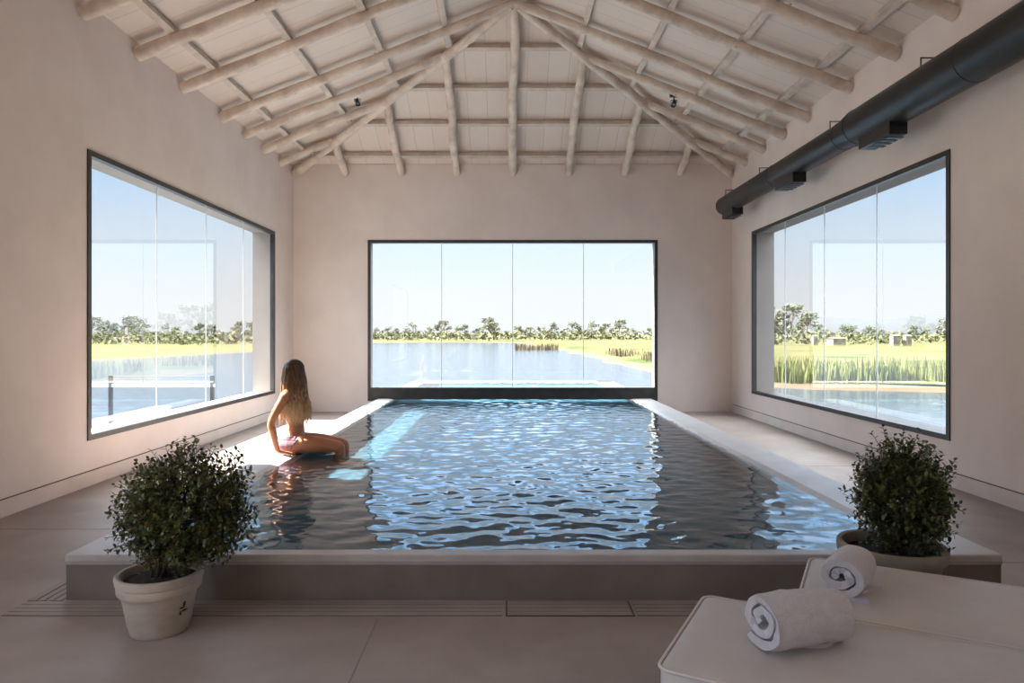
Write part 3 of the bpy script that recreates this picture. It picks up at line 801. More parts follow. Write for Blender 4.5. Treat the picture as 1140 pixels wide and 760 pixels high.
def bush(o, base_z, center, rad, seed, ntw, leaf, nleaf=13, mats=None, loose=0.25, base_spread=0.03, shrink=0.0):
    rr = random.Random(seed)
    fol = MB(); st = MB()
    c = Vector(center); R_ = Vector(rad)
    mains = []
    for i in range(11):
        a = 2 * PI * i / 11 + rr.uniform(-.3, .3); el = rr.uniform(0.25, 1.2)
        d = Vector((math.cos(a) * math.cos(el), math.sin(a) * math.cos(el), math.sin(el)))
        b0 = Vector((rr.uniform(-1, 1) * base_spread, rr.uniform(-1, 1) * base_spread, base_z - 0.02))
        e = c + Vector((d.x * R_.x, d.y * R_.y, (d.z - 0.35) * R_.z)) * 0.62
        mid = b0.lerp(e, 0.5) + Vector((rr.uniform(-.03, .03), rr.uniform(-.03, .03), 0.03))
        st.tube([b0, b0.lerp(mid, .5) + Vector((0, 0, .01)), mid, e], [0.0065, 0.0055, 0.0045, 0.0025], n=6)
        mains += [mid, mid.lerp(e, .5), e]
    for i in range(ntw):
        # direction evenly over the sphere
        z = 1 - 2 * (i + 0.5) / ntw; a = i * 2.39996 + rr.uniform(-.2, .2)
        q = math.sqrt(max(0, 1 - z * z)); d = Vector((q * math.cos(a), q * math.sin(a), z))
        lump = 0.90 + loose * mnoise.noise(d * 2.6 + Vector((seed, 0, 0))) + rr.uniform(-0.13, 0.07)
        if rr.random() < 0.07: lump += rr.uniform(0.05, 0.2)
        e = c + Vector((d.x * R_.x, d.y * R_.y, d.z * R_.z)) * lump
        inner = rr.uniform(0.30, 0.55)
        s0 = c + Vector((d.x * R_.x, d.y * R_.y, d.z * R_.z)) * inner + Vector((rr.uniform(-.04, .04), rr.uniform(-.04, .04), -.03))
        near = min(mains, key=lambda p: (p - s0).length)
        bend = s0.lerp(e, .5) + Vector((rr.uniform(-.02, .02), rr.uniform(-.02, .02), rr.uniform(-.01, .03)))
        st.tube([near, s0, bend, e], [0.0024, 0.0020, 0.0015, 0.0009], n=4)
        td = (e - s0).normalized()
        for k in range(nleaf):
            t = 0.12 + 0.9 * k / (nleaf - 1)
            p = (s0.lerp(bend, t * 2) if t < .5 else bend.lerp(e, min(1, t * 2 - 1)))
            aa = k * 2.4 + rr.uniform(-.5, .5)
            pe = td.cross(Vector((0, 0, 1)));
            if pe.length < .05: pe = Vector((1, 0, 0))
            pe.normalize(); pw = td.cross(pe)
            ld = td * rr.uniform(.2, .9) + pe * math.cos(aa) + pw * math.sin(aa) + Vector((0, 0, .25))
            ll = leaf * rr.uniform(.65, 1.15)
            leaf_geo(fol, p, ld, Vector((rr.uniform(-.4, .4), rr.uniform(-.4, .4), 1)), ll, ll * .58, 0 if rr.random() < .6 else 1)
    fo = fol.build('foliage', mats, o, fix=False); fo.data.polygons.foreach_set('use_smooth', [True] * len(fo.data.polygons))
    st.build('stems', M['bark'], o, fix=False, smooth=True)

pl = empty('potted_bush', (-1.61, 3.17, 0), label='round olive-green bush in a cream pot standing before the pool corner', cat='potted plant')
m = MB()
prof = [(0.0, 0.0), (0.118, 0.0), (0.124, 0.006), (0.130, 0.035), (0.134, 0.043), (0.156, 0.165), (0.162, 0.185), (0.174, 0.190), (0.178, 0.197), (0.180, 0.226), (0.178, 0.230), (0.184, 0.236), (0.188, 0.262), (0.186, 0.270), (0.180, 0.274), (0.168, 0.272), (0.163, 0.255), (0.158, 0.20), (0.0, 0.19)]
m.lathe(prof, n=56, wob=lambda a, z: 0.008 * math.sin(2 * a + 1) + 0.004 * math.sin(5 * a + z * 20))
m.build('pot', M['pot'], pl, smooth=True, auto=0.6)
m = MB(); m.lathe([(0, 0.252), (0.06, 0.25), (0.12, 0.243), (0.160, 0.235)], n=32, wob=lambda a, z: 0.02 * math.sin(3 * a)); so = m.build('soil', M['soil'], pl, smooth=True)
m = MB()      # dark scuff on the right flank of the pot
for k, (a, z, w_, h_) in enumerate(((-0.40, 0.140, .005, .017), (-0.47, 0.128, .013, .0035), (-0.36, 0.112, .016, .004), (-0.50, 0.105, .004, .010))):
    r0 = 0.134 + (z - 0.043) * 0.18 + 0.002
    pts = [(a + w_ / .15 * math.cos(t) * (1 + .3 * math.sin(3 * t + k)), z + h_ * math.sin(t)) for t in np.linspace(0, 2 * PI, 12, endpoint=False)]
    v = [((r0 + (zz - z) * .18) * 1.012 * math.cos(aa), (r0 + (zz - z) * .18) * 1.012 * math.sin(aa), zz) for aa, zz in pts]
    vi = [((r0 + (zz - z) * .18 - .01) * math.cos(aa), (r0 + (zz - z) * .18 - .01) * math.sin(aa), zz) for aa, zz in pts]
    m.add(v + vi, [tuple(range(12))] + [(i, (i + 1) % 12, 12 + (i + 1) % 12, 12 + i) for i in range(12)])
m.build('scuff_mark', M['scuff'], pl)
bush(pl, 0.25, (0.11, 0.03, 0.548), (0.325, 0.30, 0.315), 5, 760, 0.0265, mats=[M['leaf'], M['leaf2']])

pr = empty('potted_bush', (1.775, 3.15, 0), label='upright dark green bush in a wide stone bowl behind the loungers', cat='potted plant')
m = MB()
prof = [(0.0, 0.0), (0.13, 0.0), (0.14, 0.01), (0.175, 0.18), (0.205, 0.345), (0.222, 0.352), (0.226, 0.362), (0.228, 0.400), (0.222, 0.410), (0.205, 0.408), (0.198, 0.395), (0.19, 0.33), (0.0, 0.32)]
m.lathe(prof, n=56, wob=lambda a, z: 0.006 * math.sin(2 * a + 2))
m.build('pot', M['bowl'], pr, smooth=True, auto=0.6)
m = MB(); m.lathe([(0, 0.375), (0.1, 0.37), (0.199, 0.362)], n=32); m.build('soil', M['soil'], pr, smooth=True)
bush(pr, 0.37, (0.055, 0.0, 0.62), (0.225, 0.225, 0.275), 11, 560, 0.0265, mats=[M['leaf2'], M['leaf']], loose=0.5)

# ------------------------------------------------------------------ the woman on the coping
S = Vector((-2.075, 6.62, CZ))
girl = empty('person', S, label='long-haired woman in a lilac bikini sitting on the pool edge, feet in the water', cat='person')
b = MB()
def limb(pts, rads, n=14):
    # densify with catmull-rom so the taper is smooth
    P_ = [Vector(p) for p in pts]; out = []; rad = []
    for i in range(len(P_) - 1):
        p0 = P_[max(i - 1, 0)]; p1 = P_[i]; p2 = P_[i + 1]; p3 = P_[min(i + 2, len(P_) - 1)]
        for k in range(5):
            t = k / 5
            q = 0.5 * ((2 * p1) + (p2 - p0) * t + (2 * p0 - 5 * p1 + 4 * p2 - p3) * t * t + (-p0 + 3 * p1 - 3 * p2 + p3) * t ** 3)
            out.append(q)
            r1, r2 = rads[i], rads[i + 1]
            if hasattr(r1, '__len__'): rad.append((r1[0] + (r2[0] - r1[0]) * t, r1[1] + (r2[1] - r1[1]) * t))
            else: rad.append(r1 + (r2 - r1) * t)
    out.append(P_[-1]); rad.append(rads[-1])
    b.tube(out, rad, n=n)
    for e in (0, -1):
        r = rad[e]; b.ball(out[e], min(r) if hasattr(r, '__len__') else r, 12, 8)
# torso as stacked elliptical sections (x fore-aft, y across)
def torso():
    secs = [(0.000, 0.00, 0.012, 0.085, 0.120), (0.005, 0.0, 0.05, 0.108, 0.165), (0.010, 0, 0.105, 0.102, 0.170), (0.020, 0, 0.16, 0.090, 0.150), (0.028, 0, 0.215, 0.080, 0.125), (0.030, 0, 0.265, 0.076, 0.116),
            (0.024, 0, 0.32, 0.082, 0.124), (0.016, 0, 0.38, 0.092, 0.137), (0.004, 0, 0.44, 0.094, 0.146), (-0.010, 0, 0.50, 0.088, 0.150), (-0.018, 0, 0.545, 0.072, 0.145), (-0.016, 0, 0.58, 0.055, 0.10), (-0.006, 0, 0.61, 0.047, 0.055)]
    v = []; n = 24
    for x, y, z, rx, ry in secs:
        for k in range(n):
            a = 2 * PI * k / n
            v.append((x + rx * math.cos(a), y + ry * math.sin(a), z))
    f = [(i * n + k, i * n + (k + 1) % n, (i + 1) * n + (k + 1) % n, (i + 1) * n + k) for i in range(len(secs) - 1) for k in range(n)]
    f += [tuple(range(n - 1, -1, -1)), tuple((len(secs) - 1) * n + k for k in range(n))]
    b.add(v, f)
torso()
for s in (-1, 1):
    b.ball((-0.035, s * 0.078, 0.075), (0.095, 0.090, 0.080), 16, 12)             # buttock
    b.ball((0.085, s * 0.068, 0.425), (0.052, 0.058, 0.055), 14, 10)               # breast
    dz = 0.0
    limb([(0.0, s * 0.088, 0.082), (0.12, s * 0.092, 0.085), (0.28, s * 0.090, 0.080), (0.43, s * 0.082, 0.064), (0.475, s * 0.082, 0.052)],
         [0.088, 0.088, 0.077, 0.060, 0.054])
    limb([(0.475, s * 0.082, 0.048), (0.480, s * 0.082, -0.02), (0.460, s * 0.082, -0.12), (0.448, s * 0.082, -0.24), (0.452, s * 0.082, -0.335)],
         [0.053, 0.049, 0.053, 0.039, 0.031])
    limb([(0.445, s * 0.082, -0.362), (0.495, s * 0.084, -0.388), (0.565, s * 0.088, -0.412), (0.612, s * 0.09, -0.425)], [(0.034, 0.034), (0.036, 0.032), (0.042, 0.022), (0.036, 0.014)])
    for k in range(5):
        yy = s * (0.058 + k * 0.0155); L_ = 0.045 - 0.006 * k if k else 0.05
        limb([(0.602, yy + s * 0.002, -0.425), (0.622, yy + s * 0.003, -0.430), (0.600 + L_, yy + s * 0.003, -0.437)], [0.011 if k == 0 else 0.0085, 0.010 if k == 0 else 0.008, 0.008 if k == 0 else 0.0065], n=8)
    # arms
    if s < 0: sh, el, wr = (-0.022, -0.165, 0.545), (-0.135, -0.215, 0.300), (-0.075, -0.232, 0.058)
    else: sh, el, wr = (-0.018, 0.165, 0.545), (-0.105, 0.222, 0.300), (-0.030, 0.240, 0.058)
    b.ball((sh[0], sh[1] * 0.98, sh[2]), (0.052, 0.054, 0.052), 14, 10)
    mid = tuple((a_ + c_) / 2 + d_ for a_, c_, d_ in zip(sh, el, (-0.006, s * 0.006, 0)))
    mid2 = tuple(a_ * 0.68 + c_ * 0.32 for a_, c_ in zip(el, wr))
    limb([(sh[0], sh[1] * .9, sh[2] + .005), sh, mid, el, mid2, wr], [0.044, 0.047, 0.041, 0.035, 0.036, 0.024])
    # hand flat on the coping: palm and five separate fingers pointing forward, slightly out
    hx, hy, hz = wr[0] + 0.012, wr[1] - s * 0.002, 0.030
    limb([wr, (hx + 0.012, hy, 0.036), (hx + 0.055, hy, 0.022)], [(0.024, 0.020), (0.033, 0.019), (0.038, 0.014)])
    lens = [0.066, 0.075, 0.070, 0.055]
    for k in range(4):
        off_ = (k - 1.5) * 0.0205 * s          # index towards the body for either hand
        fy = hy + off_
        sp_ = (k - 1.5) * 0.010 * s
        Lf = lens[k]
        limb([(hx + 0.045, hy + off_ * .85, 0.024), (hx + 0.078, fy, 0.026), (hx + 0.078 + Lf * .5, fy + sp_ * .5, 0.018), (hx + 0.078 + Lf, fy + sp_, 0.009)], [0.0105, 0.0098, 0.0088, 0.0072], n=8)
    limb([(hx + 0.005, hy - s * 0.022, 0.028), (hx + 0.032, hy - s * 0.048, 0.020), (hx + 0.062, hy - s * 0.062, 0.011)], [0.0125, 0.0105, 0.0082], n=8)
    limb([(-0.012, s * 0.03, 0.585), (-0.02, s * 0.10, 0.575), (-0.022, s * 0.155, 0.556)], [0.038, 0.040, 0.042])   # trapezius / shoulder line
# neck and head, turned away towards the end window
limb([(-0.006, 0.0, 0.585), (0.000, 0.006, 0.645), (0.010, 0.012, 0.690)], [0.052, 0.047, 0.048])
hc_ = Vector((0.020, 0.020, 0.772)); fd = Vector((0.62, 0.785, -0.06)).normalized()
RH = Matrix.Identity(3)
xa = fd; za = (Vector((0, 0, 1)) - fd * fd.z).normalized(); ya_ = za.cross(xa)
RH = Matrix((xa, ya_, za)).transposed()
def Hd(p): return hc_ + RH @ Vector(p)
b.ball(Hd((-0.008, 0, 0.022)), (0.092, 0.074, 0.088), 20, 14, rot=RH)      # cranium
b.ball(Hd((0.020, 0, -0.030)), (0.066, 0.060, 0.082), 18, 14, rot=RH)      # face
b.ball(Hd((0.046, 0, -0.088)), (0.030, 0.034, 0.026), 14, 10, rot=RH)      # chin
b.ball(Hd((0.092, 0, -0.030)), (0.016, 0.013, 0.014), 12, 8, rot=RH)       # nose tip
b.ball(Hd((0.082, 0, -0.010)), (0.014, 0.009, 0.026), 12, 8, rot=RH)       # nose bridge
for s in (-1, 1):
    b.ball(Hd((0.066, s * 0.034, -0.035)), (0.018, 0.020, 0.018), 12, 8, rot=RH)   # cheek
    b.ball(Hd((0.066, s * 0.030, 0.020)), (0.018, 0.024, 0.010), 12, 8, rot=RH)    # brow
    b.ball(Hd((-0.004, s * 0.074, -0.022)), (0.017, 0.009, 0.029), 12, 8, rot=RH)  # ear
tmp = b.build('tmp_body', M['skin'], fix=False)
rm = tmp.modifiers.new('r', 'REMESH'); rm.mode = 'VOXEL'; rm.voxel_size = 0.0056; rm.use_smooth_shade = True
sm = tmp.modifiers.new('s', 'SMOOTH'); sm.factor = 0.5; sm.iterations = 7
dg = bpy.context.evaluated_depsgraph_get()
bme = bpy.data.meshes.new_from_object(tmp.evaluated_get(dg)); bme.name = 'body'
bpy.data.objects.remove(tmp)
bme.materials.clear(); bme.materials.append(M['skin'])
bme.polygons.foreach_set('use_smooth', [True] * len(bme.polygons))
body = bpy.data.objects.new('body', bme); COL.objects.link(body); body.parent = girl

bm0 = bmesh.new(); bm0.from_mesh(bme); bm0.normal_update()
def shell(name, test, off_, mat):
    """cloth lying on the body surface wherever test(p) holds"""
    vmap = {}; V_ = []; F_ = []
    for fc in bm0.faces:
        c_ = fc.calc_center_median()
        if test(c_):
            idx = []
            for vv in fc.verts:
                if vv.index not in vmap:
                    vmap[vv.index] = len(V_); V_.append(vv.co + vv.normal * off_)
                idx.append(vmap[vv.index])
            F_.append(idx)
    mbs = MB(); mbs.add(V_, F_)
    o = mbs.build(name, mat, girl, smooth=True, fix=False)
    so_ = o.modifiers.new('t', 'SOLIDIFY'); so_.thickness = 0.004; so_.offset = 1
    return o
def t_bottom(p):
    if p.z > 0.165 - 0.25 * max(0, p.x) or abs(p.y) > 0.178 or p.x < -0.135 or p.z > 0.17: return False
    if abs(p.y) > 0.15 and (p.x < -0.10 or p.z < 0.04): return False
    # leg openings rise from the crotch to the hip
    lim = 0.035 + 0.10 * max(0.0, (p.z - 0.02) / 0.14) - 0.0 * p.y
    return p.x < lim - 0.02
def band(p): return 0.128 < p.z < 0.165 and abs(p.y) < 0.19 and -0.14 < p.x < 0.075
bm_ = shell('bikini_bottom', t_bottom, 0.003, M['bikini'])
shell('waistband', band, 0.006, M['bikini_dark'])['label'] = 'dark plum waistband of the bikini'
def cups(p):
    for s in (-1, 1):
        d = Vector((p.x - 0.100, p.y - s * 0.074, p.z - 0.425))
        if d.length < 0.058 and p.z < 0.462 - abs(abs(p.y) - 0.068) * .3: return p.x > 0.105
    return False
shell('bikini_top', cups, 0.006, M['bikini_dark'])
def strap(p): return abs(p.z - (0.408 + 0.02 * (p.x))) < 0.0100 and abs(p.y) < 0.168 and -0.14 < p.x < 0.11
shell('back_strap', strap, 0.006, M['bikini_dark'])
bm0.free()
# face details
for s in (-1, 1):
    m = MB(); m.ball(Hd((0.074, s * 0.030, 0.002)), (0.010, 0.013, 0.008), 12, 8, rot=RH); m.build('eye', M['eye'], girl, smooth=True)
m = MB(); m.ball(Hd((0.080, 0, -0.062)), (0.010, 0.020, 0.005), 12, 8, rot=RH); m.ball(Hd((0.079, 0, -0.070)), (0.010, 0.017, 0.005), 12, 8, rot=RH)
m.build('lips', M['lip'], girl, smooth=True)
# hair: a cap plus many tapering locks falling down the back
hr = MB(); rr = random.Random(3)
cap_v = []; nu, nv = 28, 12
for i in range(nv + 1):
    t = PI * 0.60 * i / nv
    for k in range(nu):
        a = 2 * PI * k / nu
        d = Vector((math.sin(t) * math.cos(a), math.sin(t) * math.sin(a), math.cos(t)))
        keep = 1.0
        if d.x > 0.45 and d.z < 0.45: keep = 0.80          # leave the face open
        cap_v.append(Hd((-0.012 + 0.103 * keep * d.x, 0.086 * keep * d.y, 0.024 + 0.098 * d.z)))
hr.add(cap_v, [(i * nu + k, (i + 1) * nu + k, (i + 1) * nu + (k + 1) % nu, i * nu + (k + 1) % nu) for i in range(nv) for k in range(nu)])
for i in range(250):
    a = rr.uniform(PI * 0.30, PI * 1.72) if i < 205 else rr.uniform(PI * 1.35, PI * 1.74); el = rr.uniform(-0.25, 0.95)      # back and sides of the head
    d = Vector((math.cos(a) * math.cos(el), math.sin(a) * math.cos(el), math.sin(el)))
    p0 = Hd((-0.012 + 0.100 * d.x, 0.083 * d.y, 0.024 + 0.094 * d.z))
    wd = (p0 - hc_); wd.z = 0
    # hang: towards the nape and down the back / right shoulder
    q = p0 + Vector((wd.x * .22, wd.y * .22, -0.09))
    length = rr.uniform(0.22, 0.40)
    tx = p0.x * 0.75 + rr.uniform(-0.035, 0.075) + 0.018; ty = p0.y * 0.9 - 0.035 + rr.uniform(-0.02, 0.02)
    zend = 0.66 - length + rr.uniform(-0.03, 0.03)
    mid = Vector(((q.x + tx) / 2 - 0.015, (q.y + ty) / 2 - 0.01, (q.z + zend) / 2 + .05))
    # keep outside the torso
    def out_(p):
        f_ = min(1.0, max(0.0, (0.62 - p.z) / 0.15)); f_ = f_ * f_ * (3 - 2 * f_); kx = 0.06 + f_ * ((0.172 if p.x > -0.005 else 0.107) - 0.06); ex, ey = (p.x + 0.005) / kx, p.y / (0.085 + f_ * 0.093)
        if p.z < 0.63:
            r_ = math.hypot(ex, ey)
            if r_ < 1.04:
                if r_ < 1e-3: r_ = 1e-3
                sc_ = 1.04 / r_; p = Vector(((p.x + .005) * sc_ - .005, p.y * sc_, p.z))
        return p
    if i >= 205: tx += 0.055; ty = min(ty, -0.09) - 0.03
    wob_ = rr.uniform(0.005, 0.017); phs = rr.uniform(0, 6)
    pts = []
    for k in range(11):
        t = k / 10
        p = (p0 * (1 - t) ** 3 + q * 3 * t * (1 - t) ** 2 + mid * 3 * t * t * (1 - t) + Vector((tx, ty, zend)) * t ** 3)
        p = p + Vector((math.sin(t * 9 + phs), math.cos(t * 8 + phs), 0)) * wob_ * t
        pts.append(out_(p))
    w0 = rr.uniform(0.008, 0.013)
    hr.tube(pts, [w0 * (0.7 + 0.5 * math.sin(PI * min(1, t_ * 1.1))) * (1 - 0.85 * max(0, t_ - 0.55) / 0.45) for t_ in [k / 10 for k in range(11)]], n=6)
hair = hr.build('hair', M['hair'], girl, smooth=True, fix=False)

# ------------------------------------------------------------------ outdoors
LZ = -0.62
lk = MB()
lk.add([(-400, -120, LZ), (400, -120, LZ), (400, 400, LZ), (-400, 400, LZ)], [(0, 1, 2, 3)])
struct(lk.build('lake', M['lake'], fix=False), 'calm grey-blue lake around the building', 'lake')
bed = MB(); bed.box((XL - 1.2, YF - 3, -0.72), (XR + 1.2, PY1 + 0.4, -0.66))
shore = [(-55, -110), (-45, -30), (-36, 20), (-31, 53), (-28, 83), (-33, 125), (-34, 160), (-15, 168), (2, 160), (4.5, 120), (6, 100), (7.1, 71), (7.4, 44), (7.7, 35), (8.8, 27), (11, 24.4), (14.7, 23.4), (30, 20.5), (60, 8), (90, -40), (120, -110)]
ld = MB()
c0 = Vector((0, 60))
def off_row(d, z, jit=0.0, sd_=1):
    row = []
    n = len(pts2)
    for i, p in enumerate(pts2):
        t = (pts2[min(i + 1, n - 1)] - pts2[max(i - 1, 0)]).normalized()
        nrm = Vector((-t.y, t.x))           # outward (land) side
        row.append((p.x + nrm.x * d, p.y + nrm.y * d, z))
    return row
pts2 = []
for i in range(len(shore) - 1):
    a, b_ = Vector(shore[i]), Vector(shore[i + 1])
    k = max(1, int((b_ - a).length / 2.5))
    for j in range(k):
        t = j / k; p = a.lerp(b_, t)
        w_ = mnoise.noise(Vector((p.x * .25, p.y * .25, 0))) * min(1.2, 0.02 * p.length + 0.1)
        pts2.append(p + Vector((w_, w_)))
pts2.append(Vector(shore[-1]))
# land lies on the left of the walking direction when going left-near -> far -> right-near
rows = [off_row(-0.5, LZ - 0.15), off_row(0.05, LZ + 0.02), off_row(1.3, LZ + 0.10), off_row(2.0, LZ + 0.16)]
nn = len(pts2)
far_ = []
for i, p in enumerate(pts2):
    d = (p - Vector((0, 30))).normalized()
    far_.append((p.x + d.x * 700, p.y + d.y * 700, 0.75))
mid_ = []
for i, p in enumerate(pts2):
    d = (p - Vector((0, 30))).normalized()
    q = Vector(rows[3][i][:2]); mid_.append((q.x + d.x * 60, q.y + d.y * 60, -0.25))
allr = rows + [mid_, far_]
v = [p for r_ in allr for p in r_]
for i in range(len(allr) - 1):
    mi = 1 if i < 2 else 0
    fs = [(i * nn + k, (i + 1) * nn + k, (i + 1) * nn + k + 1, i * nn + k + 1) for k in range(nn - 1)]
    if i == 0: ld.add(v, fs, mi)
    else: ld.f.extend(fs); ld.mi.extend([mi] * len(fs))
land = ld.build('land', [M['grass'], M['sand']])
struct(land, 'flat yellow-green meadow and sandy bank beyond the lake', 'meadow')

# reeds along the banks (uncountable blades)
def reeds(name, spots, h, mat, label, seed, per=1):
    rr = random.Random(seed); m = MB()
    for (x, y, z) in spots:
        for _ in range(per):
            hh = h * rr.uniform(.5, 1.15); a = rr.uniform(0, 2 * PI); w_ = 0.022 * rr.uniform(.7, 1.4) * (1 + y / 60)
            lx, ly = rr.uniform(-.3, .3) * hh * .6, rr.uniform(-.3, .3) * hh * .6
            dx, dy = math.cos(a) * w_, math.sin(a) * w_
            px_, py_ = x + rr.uniform(-.12, .12), y + rr.uniform(-.12, .12)
            m.add([(px_ - dx, py_ - dy, z), (px_ + dx, py_ + dy, z), (px_ + dx * .7 + lx * .4, py_ + dy * .7 + ly * .4, z + hh * .6), (px_ - dx * .7 + lx * .4, py_ - dy * .7 + ly * .4, z + hh * .6), (px_ + lx, py_ + ly, z + hh)],
                  [(0, 1, 2, 3), (3, 2, 4)])
    o = m.build(name, mat, fix=False); tag(o, label, 'reeds', kind='stuff'); return o
rr = random.Random(21)
sp_ = []
for i in range(3600):
    x = rr.uniform(8.8, 26); base = 24.6 - (x - 11) * 0.14 if x > 11 else 24.6 + (11 - x) * 1.25
    y = base + 1.5 + abs(rr.gauss(0, 1)) * 1.4
    if mnoise.noise(Vector((x * .6, y * .5, 3))) > -0.18: sp_.append((x, y, LZ + 0.1))
reeds('reeds', sp_, 0.95, M['reed'], 'tall green reeds on the near bank outside the right window', 31)
sp_ = []
for i in range(1500):
    y = rr.uniform(30, 64); x = 8.3 - (y - 30) * 0.012 + 1.3 + abs(rr.gauss(0, 1)) * 2.6
    if mnoise.noise(Vector((x * .4, y * .18, 9))) > 0.02: sp_.append((x, y, LZ + .1))
reeds('reeds', sp_, 0.75, M['dryreed'], 'dry brownish reeds on the bank seen through the end window', 32)
sp_ = [(rr.uniform(1.2, 6.5), rr.uniform(84, 92), LZ - 0.05) for i in range(350)]
reeds('reeds', sp_, 0.9, M['dryreed'], 'clump of brown reeds on the spit across the lake', 33)

# trees and scrub along the horizon
def make_tree(seed, h, spread):
    """ragged crown of small leaf sprays over a forked trunk"""
    rr = random.Random(seed); cr = MB(); tk = MB()
    tk.tube([(0, 0, -0.3), (0.05 * h, 0, h * .35), (0.02 * h, 0.03 * h, h * .8)], [0.025 * h, 0.018 * h, 0.008 * h], n=6)
    for i in range(12):
        a = rr.uniform(0, 2 * PI); q = math.sqrt(rr.random()); z = rr.uniform(.25, .92)
        sp2 = spread * (1.05 - abs(z - .5) * 1.4)
        c = Vector((math.cos(a) * q * sp2, math.sin(a) * q * sp2, z * h))
        tk.tube([(0.03 * h, 0.01 * h, z * h * .6), tuple(c)], [0.008 * h, 0.004 * h], n=4)
        r_ = h * rr.uniform(.09, .19)
        for j in range(46):
            d = Vector((rr.gauss(0, 1), rr.gauss(0, 1), rr.gauss(0, .75))).normalized() * rr.uniform(.45, 1.1)
            p = c + d * r_; l = h * rr.uniform(.025, .055)
            u = Vector((rr.gauss(0, 1), rr.gauss(0, 1), rr.gauss(0, 1))).normalized(); w = u.cross(d).normalized()
            cr.add([p - u * l, p + w * l * .7, p + u * l, p - w * l * .7], [(0, 1, 2, 3)])
    return cr, tk
kinds = []
for k in range(4):
    cr, tk = make_tree(40 + k, 4.2 + k * .5, 1.5 + .35 * k)
    kinds.append((cr, tk))
protos = {}
def place_tree(kind, x, y, s, rz, label, group):
    if kind not in protos:
        cr, tk = kinds[kind]
        o = empty('tree', (x, y, -0.3), rz)
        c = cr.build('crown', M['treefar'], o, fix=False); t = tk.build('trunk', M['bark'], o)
        protos[kind] = o
        r_ = o
    else:
        src = protos[kind]; r_ = src.copy(); COL.objects.link(r_)
        for ch in src.children:
            d = ch.copy(); COL.objects.link(d); d.parent = r_
        r_.location = (x, y, -0.3); r_.rotation_euler = (0, 0, rz)
    r_.scale = (s, s, s); tag(r_, label, 'tree', group)
    return r_
rr = random.Random(77)
def nth(i):
    w = ['first', 'second', 'third', 'fourth', 'fifth', 'sixth', 'seventh', 'eighth', 'ninth', 'tenth', 'eleventh', 'twelfth', 'thirteenth',
         'fourteenth', 'fifteenth', 'sixteenth', 'seventeenth', 'eighteenth', 'nineteenth', 'twentieth']
    return w[i] if i < 20 else 'twenty-' + w[i - 20]
# seen through the end window: x range at y~185
for i in range(26):
    y = rr.uniform(176, 215); px = 415 + (730 - 415) * (i + rr.random() * .8) / 26
    place_tree(rr.randrange(4), (px - 564) * y / 760, y, rr.choice([.7, .8, .85, .95, 1.1]), rr.uniform(0, 6), 'hazy tree beyond the lake through the end window, %s from the left' % nth(i), 'far trees through the end window')
for i in range(18):
    y = rr.uniform(120, 170); px = 100 + 210 * (i + rr.random() * .8) / 18
    place_tree(rr.randrange(4), (px - 564) * y / 760, y, rr.choice([.6, .75, .9, 1.1]), rr.uniform(0, 6), 'hazy low tree on the far meadow through the left window, %s from the left' % nth(i), 'far trees through the left window')
for i in range(22):
    y = rr.uniform(110, 165); px = 845 + 225 * (i + rr.random() * .8) / 22
    place_tree(rr.randrange(4), (px - 564) * y / 760, y, rr.choice([.5, .6, .7, .85]) * (1.9 if px < 905 and i % 2 else 1), rr.uniform(0, 6), 'hazy low tree on the far meadow through the right window, %s from the left' % nth(i), 'far trees through the right window')
# continuous scrub band
sc_ = MB(); rr = random.Random(5)
for i in range(1500):
    px = rr.uniform(-150, 1300); y = rr.uniform(172, 235) if 380 < px < 745 else rr.uniform(95, 190)
    x = (px - 564) * y / 760; r_ = rr.uniform(.5, 1.5) * (1.25 if 380 < px < 745 else .9)
    c = Vector((x, y, -0.25 + r_ * .3))
    for j in range(16):
        d = Vector((rr.gauss(0, 1.2), rr.gauss(0, 1), abs(rr.gauss(0, .7)))) * r_ * .8
        p = c + d; l = r_ * rr.uniform(.2, .42)
        u = Vector((rr.gauss(0, 1), rr.gauss(0, 1), rr.gauss(0, 1))).normalized(); w = u.cross(Vector((rr.gauss(0, 1), rr.gauss(0, 1), rr.gauss(0, 1)))).normalized()
        sc_.add([p - u * l, p + w * l * .7, p + u * l, p - w * l * .7], [(0, 1, 2, 3)])
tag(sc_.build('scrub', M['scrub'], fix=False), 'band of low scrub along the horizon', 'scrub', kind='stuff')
# far pale hills on the right
hl = MB(); n = 60
for k in range(n + 1):
    x = 180 + 700 * k / n
    h = 8 + 6 * mnoise.noise(Vector((k * .17, 2, 0))) + 2.5 * mnoise.noise(Vector((k * .7, 5, 0))) + 9 * math.exp(-((k - 30) / 14) ** 2)
    h = max(h + 7, 4)
    hl.v += [(x, 620, -2), (x, 640, h), (x, 720, -2)]
for k in range(n):
    a = 3 * k; hl.f += [(a, a + 1, a + 4, a + 3), (a + 1, a + 2, a + 5, a + 4)]; hl.mi += [0, 0]
struct(hl.build('hills', M['hill'], smooth=True), 'pale hazy hills on the horizon outside the right window', 'hills')
